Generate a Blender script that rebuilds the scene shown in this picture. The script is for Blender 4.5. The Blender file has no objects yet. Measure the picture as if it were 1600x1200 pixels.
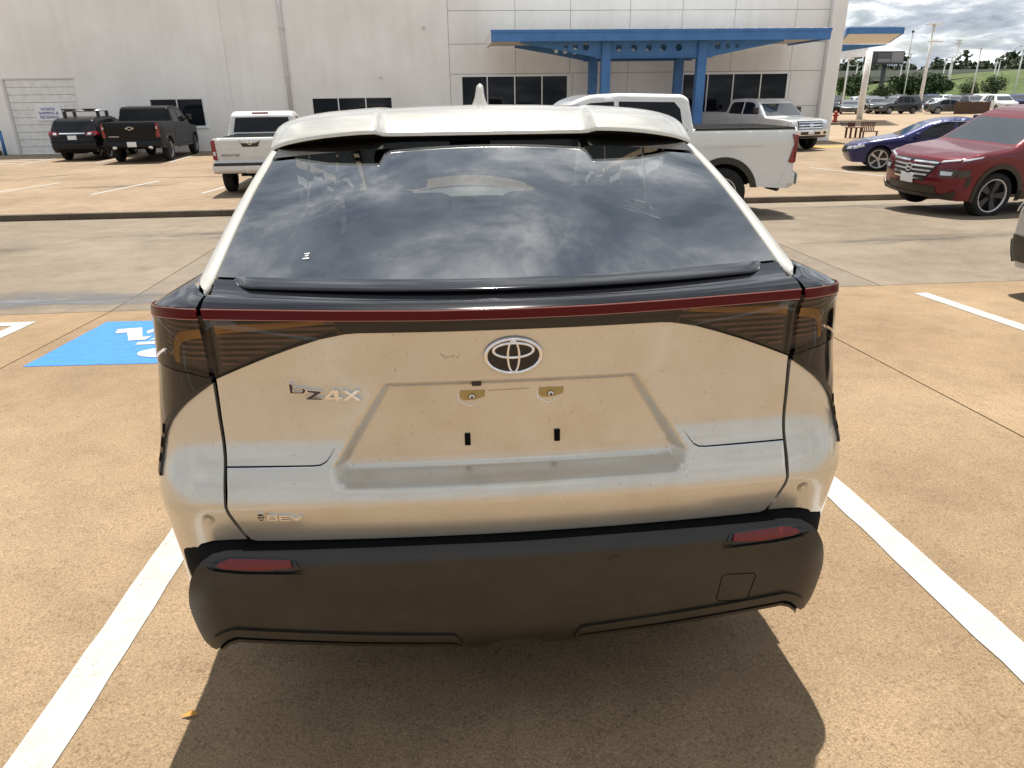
import bpy, bmesh, math, random
import numpy as np
from mathutils import Vector, Matrix
from mathutils.geometry import delaunay_2d_cdt

random.seed(7)
rng = np.random.default_rng(7)
SC = bpy.context.scene
COL = SC.collection
RAD = math.radians
TILT = RAD(2.6)                       # the near stalls fall towards the lane

# ------------------------------------------------------------------ camera
cam_d = bpy.data.cameras.new('camera')
cam_d.sensor_fit = 'HORIZONTAL'
cam_d.sensor_width = 36.0
cam_d.lens = 36.0 * 1109.0 / 1600.0
cam_d.clip_start = 0.05
cam_d.clip_end = 4000
cam = bpy.data.objects.new('camera', cam_d)
COL.objects.link(cam)
_r = Vector((0.99641288, -0.08377377, -0.01197198))
_u = Vector((0.04243759, 0.37225767, 0.92715871))
_f = Vector((0.07321492, 0.92434094, -0.3744775))
_m = Matrix((_r, _u, -_f)).transposed().to_4x4()
_m.translation = Vector((-0.1301, -1.6829, 1.7381))
cam.matrix_world = _m
SC.camera = cam

# ------------------------------------------------------------------ sky
SUN_EL, SUN_AZ = RAD(72.5), RAD(9)     # azimuth measured from +Y towards +X
world = bpy.data.worlds.new('World')
SC.world = world
world.use_nodes = True
wn, wl = world.node_tree.nodes, world.node_tree.links
wn.clear()
w_out = wn.new('ShaderNodeOutputWorld')
w_bg = wn.new('ShaderNodeBackground')
w_bg.inputs['Strength'].default_value = 0.054
sky = wn.new('ShaderNodeTexSky')
sky.sky_type = 'NISHITA'
sky.sun_disc = False
sky.sun_elevation = SUN_EL
sky.sun_rotation = SUN_AZ
sky.air_density = 1.0
sky.dust_density = 0.6
sky.ozone_density = 1.0
tc = wn.new('ShaderNodeTexCoord')
sep = wn.new('ShaderNodeSeparateXYZ')
wl.new(tc.outputs['Generated'], sep.inputs[0])
def wmath(op, a, b=None):
    n = wn.new('ShaderNodeMath'); n.operation = op
    for i, v in enumerate((a, b)):
        if v is None: continue
        if isinstance(v, (int, float)): n.inputs[i].default_value = v
        else: wl.new(v, n.inputs[i])
    return n.outputs[0]
zc = wmath('ADD', wmath('MAXIMUM', sep.outputs['Z'], 0.0), 0.22)
cmb = wn.new('ShaderNodeCombineXYZ')
wl.new(wmath('DIVIDE', sep.outputs['X'], zc), cmb.inputs[0])
wl.new(wmath('DIVIDE', sep.outputs['Y'], zc), cmb.inputs[1])
def wnoise(scale, detail, rough, seed):
    n = wn.new('ShaderNodeTexNoise'); n.noise_dimensions = '4D'
    n.inputs['W'].default_value = seed
    n.inputs['Scale'].default_value = scale
    n.inputs['Detail'].default_value = detail
    n.inputs['Roughness'].default_value = rough
    n.inputs['Distortion'].default_value = 0.35
    wl.new(cmb.outputs[0], n.inputs['Vector'])
    return n.outputs['Fac']
def wramp(fac, stops):
    n = wn.new('ShaderNodeValToRGB')
    e = n.color_ramp.elements
    while len(e) < len(stops): e.new(0.5)
    for k, (p, c) in enumerate(stops):
        e[k].position = p; e[k].color = (*c, 1) if len(c) == 3 else c
    wl.new(fac, n.inputs['Fac'])
    return n
cover = wramp(wnoise(1.9, 7, 0.62, 3.1), [(0.30, (0, 0, 0)), (0.46, (1, 1, 1))])
bright = wramp(wnoise(3.3, 9, 0.62, 9.4), [(0.37, (0.29, 0.335, 0.395)), (0.50, (0.50, 0.545, 0.60)), (0.62, (1.08, 1.09, 1.09))])
mul = wn.new('ShaderNodeMix'); mul.data_type = 'RGBA'; mul.blend_type = 'MULTIPLY'
mul.inputs[0].default_value = 1.0
wl.new(bright.outputs[0], mul.inputs[6])
mul.inputs[7].default_value = (16.0, 16.0, 16.0, 1)
mix = wn.new('ShaderNodeMix'); mix.data_type = 'RGBA'
wl.new(cover.outputs[0], mix.inputs[0])
wl.new(sky.outputs[0], mix.inputs[6])
wl.new(mul.outputs[2], mix.inputs[7])
wl.new(mix.outputs[2], w_bg.inputs['Color'])
wl.new(w_bg.outputs[0], w_out.inputs['Surface'])

# ------------------------------------------------------------------ sun
sun_d = bpy.data.lights.new('sun', 'SUN')
sun_d.energy = 5.0
sun_d.angle = RAD(0.6)
sun_d.color = (1.0, 0.965, 0.91)
sun = bpy.data.objects.new('sun', sun_d)
COL.objects.link(sun)
_sd = Vector((math.sin(SUN_AZ) * math.cos(SUN_EL), math.cos(SUN_AZ) * math.cos(SUN_EL), math.sin(SUN_EL)))
sun.rotation_euler = _sd.to_track_quat('Z', 'Y').to_euler()

# ------------------------------------------------------------------ exposure
SC.view_settings.view_transform = 'Standard'
SC.view_settings.look = 'None'
SC.view_settings.exposure = 0.56
SC.view_settings.gamma = 1.0
SC.view_settings.use_curve_mapping = False
SC.cycles.max_bounces = 8
SC.cycles.transparent_max_bounces = 12
SC.cycles.use_denoising = True

# ================================================================== materials
MATS = {}
def pmat(name, col, rough=0.5, metal=0.0, coat=0.0, spec=0.5, ior=1.5, coat_rough=0.03):
    m = bpy.data.materials.new(name); m.use_nodes = True
    b = m.node_tree.nodes['Principled BSDF']
    b.inputs['Base Color'].default_value = (*col, 1)
    b.inputs['Roughness'].default_value = rough
    b.inputs['Metallic'].default_value = metal
    b.inputs['Coat Weight'].default_value = coat
    b.inputs['Coat Roughness'].default_value = coat_rough
    b.inputs['Specular IOR Level'].default_value = spec
    b.inputs['IOR'].default_value = ior
    MATS[name] = m
    return m
def nodes_of(m): return m.node_tree.nodes, m.node_tree.links, m.node_tree.nodes['Principled BSDF']
def tex_noise(m, scale, detail=5, rough=0.55, vec='Object', sc3=None, dist=0.0):
    n, l, b = nodes_of(m)
    t = n.new('ShaderNodeTexCoord')
    src = t.outputs[vec]
    if vec == 'World':
        pass
    if sc3:
        mp = n.new('ShaderNodeMapping'); mp.inputs['Scale'].default_value = sc3
        l.new(src, mp.inputs['Vector']); src = mp.outputs[0]
    x = n.new('ShaderNodeTexNoise')
    x.inputs['Scale'].default_value = scale; x.inputs['Detail'].default_value = detail
    x.inputs['Roughness'].default_value = rough; x.inputs['Distortion'].default_value = dist
    l.new(src, x.inputs['Vector'])
    return x.outputs['Fac']
def geo_pos(m):
    n, l, b = nodes_of(m)
    g = n.new('ShaderNodeNewGeometry')
    return g.outputs['Position']
def pos_noise(m, scale, detail=5, rough=0.55, sc3=None, dist=0.0):
    n, l, b = nodes_of(m)
    src = geo_pos(m)
    if sc3:
        mp = n.new('ShaderNodeMapping'); mp.inputs['Scale'].default_value = sc3
        l.new(src, mp.inputs['Vector']); src = mp.outputs[0]
    x = n.new('ShaderNodeTexNoise')
    x.inputs['Scale'].default_value = scale; x.inputs['Detail'].default_value = detail
    x.inputs['Roughness'].default_value = rough; x.inputs['Distortion'].default_value = dist
    l.new(src, x.inputs['Vector'])
    return x.outputs['Fac']
def ramp(m, fac, stops):
    n, l, b = nodes_of(m)
    r = n.new('ShaderNodeValToRGB'); e = r.color_ramp.elements
    while len(e) < len(stops): e.new(0.5)
    for k, (p, c) in enumerate(stops):
        e[k].position = p; e[k].color = (*c, 1) if len(c) == 3 else (c[0], c[0], c[0], 1)
    l.new(fac, r.inputs['Fac'])
    return r.outputs['Color']
def mixc(m, fac, a, b_, mode='MIX'):
    n, l, b = nodes_of(m)
    x = n.new('ShaderNodeMix'); x.data_type = 'RGBA'; x.blend_type = mode
    for i, v in ((0, fac), (6, a), (7, b_)):
        if isinstance(v, (int, float)): x.inputs[i].default_value = v
        elif isinstance(v, tuple): x.inputs[i].default_value = (*v, 1)
        else: l.new(v, x.inputs[i])
    return x.outputs[2]
def bump(m, h, strength=0.3, dist=0.01):
    n, l, b = nodes_of(m)
    x = n.new('ShaderNodeBump'); x.inputs['Strength'].default_value = strength
    x.inputs['Distance'].default_value = dist
    l.new(h, x.inputs['Height']); l.new(x.outputs[0], b.inputs['Normal'])
def setc(m, c): nodes_of(m)[1].new(c, nodes_of(m)[2].inputs['Base Color'])
def setr(m, c): nodes_of(m)[1].new(c, nodes_of(m)[2].inputs['Roughness'])

def concrete(name, c_lo, c_mid, c_hi, stain=0.35, speck=0.48):
    m = pmat(name, c_mid, 0.85, spec=0.25)
    big = pos_noise(m, 0.35, 6, 0.6)
    col = ramp(m, big, [(0.30, c_lo), (0.50, c_mid), (0.70, c_hi)])
    med = ramp(m, pos_noise(m, 2.6, 8, 0.7), [(0.30, (0.74,)), (0.55, (1.0,)), (0.75, (1.10,))])
    col = mixc(m, 0.8, col, med, 'MULTIPLY')
    st = ramp(m, pos_noise(m, 1.1, 7, 0.72, dist=0.6), [(0.56, (1.0,)), (0.72, (0.62,))])
    col = mixc(m, stain, col, st, 'MULTIPLY')
    if speck > 0:
        fine = pos_noise(m, 135, 2, 0.7)
        sp = ramp(m, fine, [(0.36, (0.36, 0.29, 0.23)), (0.46, (0.86, 0.83, 0.79)), (0.56, (1.05, 1.04, 1.02)), (0.66, (1.62, 1.60, 1.52))])
        col = mixc(m, speck, col, sp, 'MULTIPLY')
        pit = ramp(m, pos_noise(m, 60, 2, 0.6), [(0.33, (0.5, 0.44, 0.38)), (0.41, (1.0,)), (0.62, (1.0,)), (0.70, (1.2,))])
        col = mixc(m, speck, col, pit, 'MULTIPLY')
        bump(m, fine, 0.5, 0.006)
    n_, l_, b_ = nodes_of(m)
    oi = n_.new('ShaderNodeObjectInfo')
    col = mixc(m, 1.0, col, ramp(m, oi.outputs['Random'], [(0.0, (0.90, 0.905, 0.91)), (1.0, (1.06, 1.05, 1.03))]), 'MULTIPLY')
    if speck > 0:
        vo = n_.new('ShaderNodeTexVoronoi'); vo.feature = 'DISTANCE_TO_EDGE'; vo.inputs['Scale'].default_value = 0.33
        wv = n_.new('ShaderNodeVectorMath'); wv.operation = 'ADD'
        nz = n_.new('ShaderNodeTexNoise'); nz.inputs['Scale'].default_value = 2.2; nz.inputs['Detail'].default_value = 6
        l_.new(geo_pos(m), nz.inputs['Vector']); l_.new(geo_pos(m), wv.inputs[0]); l_.new(nz.outputs['Color'], wv.inputs[1]); l_.new(wv.outputs[0], vo.inputs['Vector'])
        ck = ramp(m, vo.outputs['Distance'], [(0.0, (0.50, 0.46, 0.42)), (0.004, (1.0,))])
        msk = ramp(m, pos_noise(m, 0.22, 3, 0.5), [(0.52, (0.0,)), (0.60, (0.55,))])
        col = mixc(m, msk, col, ck, 'MULTIPLY')
    setc(m, col)
    return m
M_stall = concrete('concrete_stall', (0.238, 0.163, 0.094), (0.292, 0.205, 0.120), (0.342, 0.246, 0.150))
M_lane = concrete('concrete_lane', (0.168, 0.134, 0.097), (0.212, 0.172, 0.127), (0.252, 0.206, 0.156), 0.6, 0.35)
M_lot = concrete('concrete_lot', (0.225, 0.162, 0.104), (0.28, 0.204, 0.133), (0.33, 0.248, 0.168), 0.6, 0.3)
M_kerb = concrete('concrete_kerb', (0.07, 0.058, 0.045), (0.125, 0.10, 0.075), (0.23, 0.185, 0.135), 0.8, 0.5)
M_joint = pmat('joint_dirt', (0.045, 0.035, 0.026), 0.95, spec=0.1)
M_far = concrete('concrete_far', (0.26, 0.19, 0.12), (0.30, 0.225, 0.15), (0.34, 0.26, 0.18), 0.4, 0.0)

def paint_mark(name, col, wear):
    m = pmat(name, col, 0.7, spec=0.3)
    a = pos_noise(m, 70, 6, 0.75)
    w = ramp(m, a, [(0.37, (1.0,)), (0.42, (0.0,))])
    b = ramp(m, pos_noise(m, 3.0, 6, 0.7), [(0.40, (0.0,)), (0.62, (1.0,))])
    k = mixc(m, 1.0, w, b, 'MULTIPLY')
    c2 = mixc(m, wear, col, (0.26, 0.185, 0.115))
    c = mixc(m, k, col, c2)
    soft = ramp(m, pos_noise(m, 11, 6, 0.7), [(0.35, (0.84, 0.82, 0.8)), (0.6, (1.0,))])
    setc(m, mixc(m, 0.8, c, soft, 'MULTIPLY'))
    bump(m, a, 0.35, 0.004)
    return m
M_white_mark = paint_mark('white_road_paint', (0.42, 0.412, 0.385), 0.9)
M_blue_mark = paint_mark('blue_road_paint', (0.045, 0.20, 0.55), 0.7)
M_yellow_mark = paint_mark('yellow_road_paint', (0.62, 0.36, 0.04), 0.7)

def wallmat(name, c):
    m = pmat(name, c, 0.9, spec=0.2)
    a = ramp(m, pos_noise(m, 0.5, 6, 0.6), [(0.3, (0.90, 0.89, 0.88)), (0.65, (1.0,))])
    st = ramp(m, pos_noise(m, 1.0, 6, 0.65, sc3=(3.0, 3.0, 0.18)), [(0.42, (1.0,)), (0.8, (0.93, 0.925, 0.915))])
    f = pos_noise(m, 26, 4, 0.7)
    ff = ramp(m, f, [(0.3, (0.93,)), (0.6, (1.0,))])
    setc(m, mixc(m, 1.0, mixc(m, 1.0, mixc(m, 1.0, c, a, 'MULTIPLY'), st, 'MULTIPLY'), ff, 'MULTIPLY'))
    bump(m, f, 0.25, 0.006)
    return m
M_wall = wallmat('painted_stucco', (0.91, 0.90, 0.875))
M_panel = wallmat('precast_panel', (0.89, 0.88, 0.855))
M_wall_dark = pmat('wall_backing', (0.30, 0.29, 0.27), 0.9)
M_trimgrey = pmat('grey_painted_trim', (0.62, 0.61, 0.59), 0.6)
M_alu = pmat('aluminium_frame', (0.72, 0.72, 0.70), 0.4, 0.4)
M_winglass = pmat('dark_window_glass', (0.006, 0.008, 0.012), 0.03, spec=0.22, ior=1.5)
M_blue = pmat('blue_painted_steel', (0.045, 0.17, 0.42), 0.45)
_c = ramp(M_blue, pos_noise(M_blue, 1.6, 6, 0.65), [(0.3, (0.035, 0.14, 0.36)), (0.65, (0.055, 0.19, 0.45))]); setc(M_blue, _c)
M_soffit = pmat('soffit_tan', (0.70, 0.68, 0.64), 0.8)
M_whitepaint = pmat('white_painted_metal', (0.78, 0.78, 0.76), 0.45)
_c = ramp(M_whitepaint, pos_noise(M_whitepaint, 4, 5, 0.6), [(0.3, (0.66, 0.66, 0.64)), (0.6, (0.80, 0.80, 0.78))]); setc(M_whitepaint, _c)
M_sign = pmat('sign_white', (0.80, 0.81, 0.83), 0.5)
M_signblue = pmat('sign_lettering', (0.03, 0.06, 0.30), 0.5)
M_rust = pmat('weathered_wood', (0.10, 0.035, 0.022), 0.8)
M_fence = pmat('brown_fence', (0.085, 0.045, 0.028), 0.85)

# --- vehicle materials
def carpaint(name, col, metal=0.0, rough=0.35, dirt=0.15, spec=0.5, coat=1.0):
    m = pmat(name, col, rough, metal, coat=coat, spec=spec)
    d = tex_noise(m, 3.0, 7, 0.7)
    c = ramp(m, d, [(0.30, tuple(v * (1 - dirt) + 0.03 * dirt for v in col)), (0.62, col)])
    setc(m, c)
    n, l, b = nodes_of(m)
    rr = ramp(m, tex_noise(m, 14, 5, 0.7), [(0.3, (0.02,)), (0.75, (0.10,))])
    l.new(rr, b.inputs['Coat Roughness'])
    return m
M_pearl = carpaint('pearl_white_paint', (0.60, 0.566, 0.495), 0.58, 0.27, 0.04)
def _dust():
    m = M_pearl; n, l, b = nodes_of(m)
    base = b.inputs['Base Color'].links[0].from_socket
    sp = ramp(m, tex_noise(m, 110, 3, 0.6), [(0.26, (0.62, 0.52, 0.40)), (0.34, (1.0,))])
    sm = ramp(m, tex_noise(m, 6, 7, 0.7), [(0.45, (1.0,)), (0.8, (0.86, 0.81, 0.73))])
    l.new(mixc(m, 1.0, mixc(m, 1.0, base, sp, 'MULTIPLY'), sm, 'MULTIPLY'), b.inputs['Base Color'])
_dust()
M_gloss = pmat('gloss_black', (0.008, 0.008, 0.010), 0.10, spec=0.15, coat=0.7)
M_plastic = pmat('black_plastic', (0.030, 0.029, 0.028), 0.45, spec=0.5)
_f = tex_noise(M_plastic, 9, 7, 0.7)
setc(M_plastic, ramp(M_plastic, _f, [(0.3, (0.011, 0.0095, 0.0075)), (0.75, (0.026, 0.020, 0.013))]))
setr(M_plastic, ramp(M_plastic, tex_noise(M_plastic, 5, 6, 0.7), [(0.3, (0.27,)), (0.7, (0.44,))]))
bump(M_plastic, tex_noise(M_plastic, 420, 2, 0.5), 0.12, 0.001)
M_rubber = pmat('tyre_rubber', (0.018, 0.018, 0.018), 0.85, spec=0.25)
M_dark = pmat('underbody_black', (0.010, 0.010, 0.010), 0.9, spec=0.1)
M_seam = pmat('panel_gap', (0.006, 0.006, 0.006), 0.9, spec=0.05)
M_chrome = pmat('chrome', (0.78, 0.78, 0.80), 0.12, 1.0)
M_alloy = pmat('alloy_wheel', (0.50, 0.50, 0.52), 0.32, 0.85)
M_darkalloy = pmat('dark_alloy', (0.035, 0.035, 0.038), 0.35, 0.3)
M_redlens = pmat('red_lens', (0.20, 0.004, 0.010), 0.15, coat=0.6)
M_strip = pmat('red_light_bar', (0.075, 0.0015, 0.007), 0.25, spec=0.2)
M_redrefl = pmat('red_reflector', (0.13, 0.006, 0.005), 0.35)
bump(M_redrefl, tex_noise(M_redrefl, 260, 2, 0.5), 0.4, 0.002)
M_clearlens = pmat('clear_lens', (0.55, 0.56, 0.58), 0.08, 0.2, coat=1.0)
M_darklens = pmat('smoked_lamp', (0.05, 0.04, 0.035), 0.3)
M_amber = pmat('amber_reflection', (0.50, 0.24, 0.02), 0.25, coat=0.5)  # gold ground reflection in the lamp lenses, put in as colour
M_rib = pmat('lamp_reflector', (0.22, 0.125, 0.10), 0.4, 0.0)
M_plate = pmat('licence_plate', (0.72, 0.73, 0.74), 0.4)
M_carglass = pmat('car_window_glass', (0.006, 0.007, 0.009), 0.02, spec=0.32)
M_screen = pmat('windscreen_glass', (0.035, 0.04, 0.045), 0.03, spec=1.0, ior=1.7)
M_seat = pmat('seat_fabric', (0.035, 0.035, 0.038), 0.85)
M_liner = pmat('headliner', (0.25, 0.25, 0.24), 0.9)
M_brass = pmat('old_adhesive', (0.36, 0.25, 0.08), 0.6)
M_screw = pmat('rusty_screw', (0.22, 0.12, 0.06), 0.5, 0.6)
M_grass_e = pmat('bank_turf', (0.085, 0.155, 0.028), 0.95, spec=0.1)
setc(M_grass_e, ramp(M_grass_e, pos_noise(M_grass_e, 0.25, 9, 0.72), [(0.3, (0.050, 0.072, 0.028)), (0.5, (0.082, 0.108, 0.042)), (0.72, (0.14, 0.145, 0.075))]))
M_bark = pmat('bark', (0.07, 0.05, 0.035), 0.95)
def leafmat(name, a, b_):
    m = pmat(name, a, 0.75, spec=0.2)
    setc(m, ramp(m, pos_noise(m, 1.4, 5, 0.7), [(0.32, a), (0.66, b_)]))
    return m
M_leaf_far = leafmat('leaf_far_haze', (0.040, 0.056, 0.034), (0.072, 0.090, 0.052))  # distance haze is put into this paler, greyer leaf colour
M_leaf = [leafmat('leaf_dark', (0.022, 0.042, 0.016), (0.05, 0.08, 0.028)),
          leafmat('leaf_mid', (0.032, 0.058, 0.018), (0.07, 0.105, 0.035))]
M_bridge = pmat('bridge_concrete', (0.36, 0.34, 0.31), 0.9)
M_bill = pmat('billboard_dark', (0.05, 0.055, 0.06), 0.5)
M_billg = pmat('billboard_grey', (0.26, 0.26, 0.27), 0.5)
M_hyd = pmat('red_hydrant', (0.32, 0.03, 0.015), 0.5)

def glassmat(name, tint, refl_ior, blend=1.0):
    m = bpy.data.materials.new(name); m.use_nodes = True
    n, l = m.node_tree.nodes, m.node_tree.links
    n.clear()
    o = n.new('ShaderNodeOutputMaterial')
    tr = n.new('ShaderNodeBsdfTransparent'); tr.inputs[0].default_value = (*tint, 1)
    gl = n.new('ShaderNodeBsdfGlossy'); gl.inputs['Roughness'].default_value = 0.012
    gl.inputs['Color'].default_value = (0.95, 0.97, 1.0, 1)
    fr = n.new('ShaderNodeFresnel'); fr.inputs['IOR'].default_value = refl_ior
    mx = n.new('ShaderNodeMixShader')
    l.new(fr.outputs[0], mx.inputs[0]); l.new(tr.outputs[0], mx.inputs[1]); l.new(gl.outputs[0], mx.inputs[2])
    l.new(mx.outputs[0], o.inputs['Surface'])
    MATS[name] = m
    return m
M_tint = glassmat('tinted_rear_glass', (0.24, 0.26, 0.255), 3.2)
M_clear = glassmat('clear_screen_glass', (0.72, 0.76, 0.74), 1.5)
M_lens = glassmat('smoked_lens', (0.72, 0.66, 0.60), 1.5)

# ================================================================== helpers
def new_obj(name, me, mat=None, parent=None):
    o = bpy.data.objects.new(name, me)
    COL.objects.link(o)
    if mat is not None and me is not None and not me.materials: me.materials.append(mat)
    if parent is not None: o.parent = parent
    return o
def tag(o, label=None, cat=None, group=None, kind=None):
    if label: o['label'] = label
    if cat: o['category'] = cat
    if group: o['group'] = group
    if kind: o['kind'] = kind
    return o
def empty(name, loc=(0, 0, 0), rz=0.0, rx=0.0, ry=0.0):
    o = bpy.data.objects.new(name, None)
    o.empty_display_size = 0.2
    COL.objects.link(o)
    o.location = loc; o.rotation_euler = (rx, ry, rz)
    return o
def mesh_from(name, V, F, mat, parent=None, smooth=False, normals=None):
    me = bpy.data.meshes.new(name)
    me.from_pydata([tuple(map(float, v)) for v in V], [], [tuple(map(int, f)) for f in F])
    me.update()
    if smooth: me.shade_smooth()
    if normals is not None:
        me.shade_smooth()
        me.normals_split_custom_set_from_vertices([tuple(map(float, n)) for n in normals])
    return new_obj(name, me, mat, parent)
def bm_obj(name, bm, mat, parent=None, smooth=False):
    me = bpy.data.meshes.new(name)
    bm.to_mesh(me); bm.free()
    if smooth: me.shade_smooth()
    return new_obj(name, me, mat, parent)
def bbox(bm, x0, x1, y0, y1, z0, z1, bev=0.0):
    r = bmesh.ops.create_cube(bm, size=1.0)
    for v in r['verts']:
        v.co = Vector(((x0 + x1) / 2 + v.co.x * (x1 - x0), (y0 + y1) / 2 + v.co.y * (y1 - y0), (z0 + z1) / 2 + v.co.z * (z1 - z0)))
    if bev > 0:
        es = list({e for v in r['verts'] for e in v.link_edges})
        bmesh.ops.bevel(bm, geom=es, offset=bev, segments=2, affect='EDGES', profile=0.6)
    return bm
def box(name, x0, x1, y0, y1, z0, z1, mat, parent=None, bev=0.0):
    bm = bmesh.new(); bbox(bm, x0, x1, y0, y1, z0, z1, bev)
    return bm_obj(name, bm, mat, parent)
def tube_pts(V, F, pts, r, seg=8, cap=True):
    pts = [Vector(p) for p in pts]
    rs = r if isinstance(r, (list, tuple)) else [r] * len(pts)
    base = len(V)
    for i, p in enumerate(pts):
        d = (pts[min(i + 1, len(pts) - 1)] - pts[max(i - 1, 0)]).normalized()
        a = d.cross(Vector((0, 0, 1)))
        if a.length < 1e-3: a = d.cross(Vector((1, 0, 0)))
        a.normalize(); b = d.cross(a)
        for k in range(seg):
            t = 2 * math.pi * k / seg
            V.append(p + (a * math.cos(t) + b * math.sin(t)) * rs[i])
    for i in range(len(pts) - 1):
        for k in range(seg):
            k2 = (k + 1) % seg
            F.append((base + i * seg + k, base + i * seg + k2, base + (i + 1) * seg + k2, base + (i + 1) * seg + k))
    if cap:
        F.append(tuple(base + k for k in range(seg))[::-1])
        F.append(tuple(base + (len(pts) - 1) * seg + k for k in range(seg)))
def tube(name, pts, r, mat, parent=None, seg=8):
    V, F = [], []
    tube_pts(V, F, pts, r, seg)
    return mesh_from(name, V, F, mat, parent, smooth=True)
def pchip(xs, ys):
    xs = np.array(xs, float); ys = np.array(ys, float)
    h = np.diff(xs); d = np.diff(ys) / h
    m = np.zeros(len(xs)); m[0] = d[0]; m[-1] = d[-1]
    for i in range(1, len(xs) - 1):
        if d[i - 1] * d[i] > 0:
            w1 = 2 * h[i] + h[i - 1]; w2 = h[i] + 2 * h[i - 1]
            m[i] = (w1 + w2) / (w1 / d[i - 1] + w2 / d[i])
    def f(x):
        x = np.clip(np.asarray(x, float), xs[0], xs[-1])
        i = np.clip(np.searchsorted(xs, x, side='right') - 1, 0, len(xs) - 2)
        t = (x - xs[i]) / h[i]
        t2, t3 = t * t, t * t * t
        return (2 * t3 - 3 * t2 + 1) * ys[i] + (t3 - 2 * t2 + t) * h[i] * m[i] + (-2 * t3 + 3 * t2) * ys[i + 1] + (t3 - t2) * h[i] * m[i + 1]
    return f
def inside(P, poly):
    P = np.asarray(P, float); poly = np.asarray(poly, float)
    x, y = P[:, 0], P[:, 1]
    r = np.zeros(len(P), bool)
    n = len(poly); j = n - 1
    for i in range(n):
        xi, yi = poly[i]; xj, yj = poly[j]
        if yi != yj:
            c = ((yi > y) != (yj > y)) & (x < (xj - xi) * (y - yi) / (yj - yi) + xi)
            r ^= c
        j = i
    return r
def resample(poly, step):
    out = []
    n = len(poly)
    for i in range(n):
        a = np.array(poly[i], float); b = np.array(poly[(i + 1) % n], float)
        k = max(1, int(math.ceil(np.linalg.norm(b - a) / step)))
        for t in range(k): out.append(a + (b - a) * t / k)
    return np.array(out)
def dist_seg(P, poly, closed=True):
    P = np.asarray(P, float); Q = np.asarray(poly, float)
    n = len(Q)
    d = np.full(len(P), 1e9)
    for i in range(n if closed else n - 1):
        a, b = Q[i], Q[(i + 1) % n]
        ab = b - a; L = max(ab @ ab, 1e-12)
        t = np.clip(((P - a) @ ab) / L, 0, 1)
        d = np.minimum(d, np.hypot(*(P - (a + t[:, None] * ab)).T))
    return d
def area2(poly):
    p = np.asarray(poly, float)
    return 0.5 * np.sum(p[:, 0] * np.roll(p[:, 1], -1) - np.roll(p[:, 0], -1) * p[:, 1])
def offset_in(poly, g):
    p = np.asarray(poly, float)
    if area2(p) < 0: p = p[::-1]
    e = np.roll(p, -1, 0) - p
    e /= np.maximum(np.linalg.norm(e, axis=1), 1e-9)[:, None]
    nrm = np.stack([-e[:, 1], e[:, 0]], 1)
    pn = np.roll(nrm, 1, 0) + nrm
    k = np.maximum(np.sum(pn * nrm, 1), 0.5)
    return p + g * pn / k[:, None]
def tri2d(poly, holes=(), step=0.05, bstep=None, grid=None, extra=None):
    """constrained triangulation; returns points (n,2), triangles, boundary loops of indices"""
    bstep = bstep or step
    P, E, loops = [], [], []
    for q in [poly] + list(holes):
        r = resample(q, bstep)
        b = len(P)
        P += list(r)
        k = len(r)
        E += [(b + i, b + (i + 1) % k) for i in range(k)]
        loops.append(list(range(b, b + k)))
    B = np.array(P)
    gx, gz = (step, step) if grid is None else grid
    x0, z0 = B.min(0); x1, z1 = B.max(0)
    X, Z = np.meshgrid(np.arange(x0 + gx / 2, x1, gx), np.arange(z0 + gz / 2, z1, gz))
    X = X + (np.arange(X.shape[0]) % 2)[:, None] * gx * 0.5
    G = np.stack([X.ravel(), Z.ravel()], 1)
    if len(G):
        ok = inside(G, poly)
        for h in holes: ok &= ~inside(G, h)
        G = G[ok]
    if len(G):
        m = min(gx, gz) * 0.45
        dd = np.full(len(G), 1e9)
        for q in [poly] + list(holes): dd = np.minimum(dd, dist_seg(G, q))
        G = G[dd > m]
        P += list(G)
    if extra is not None and len(extra):
        P += list(extra)
    res = delaunay_2d_cdt([Vector((float(a[0]), float(a[1]))) for a in P], E, [], 0, 1e-6)
    V2 = np.array([(v.x, v.y) for v in res[0]])
    T = [f for f in res[2]]
    cent = np.array([V2[list(t)].mean(0) for t in T])
    ok = inside(cent, poly)
    for h in holes: ok &= ~inside(cent, h)
    T = [t for t, k in zip(T, ok) if k]
    # outputs may be re-indexed: rebuild loops through orig lists
    where = {}
    for i, src in enumerate(res[3]):
        for s in src: where[s] = i
    loops = [[where.get(i, i) for i in lp] for lp in loops]
    return V2, T, loops
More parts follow.
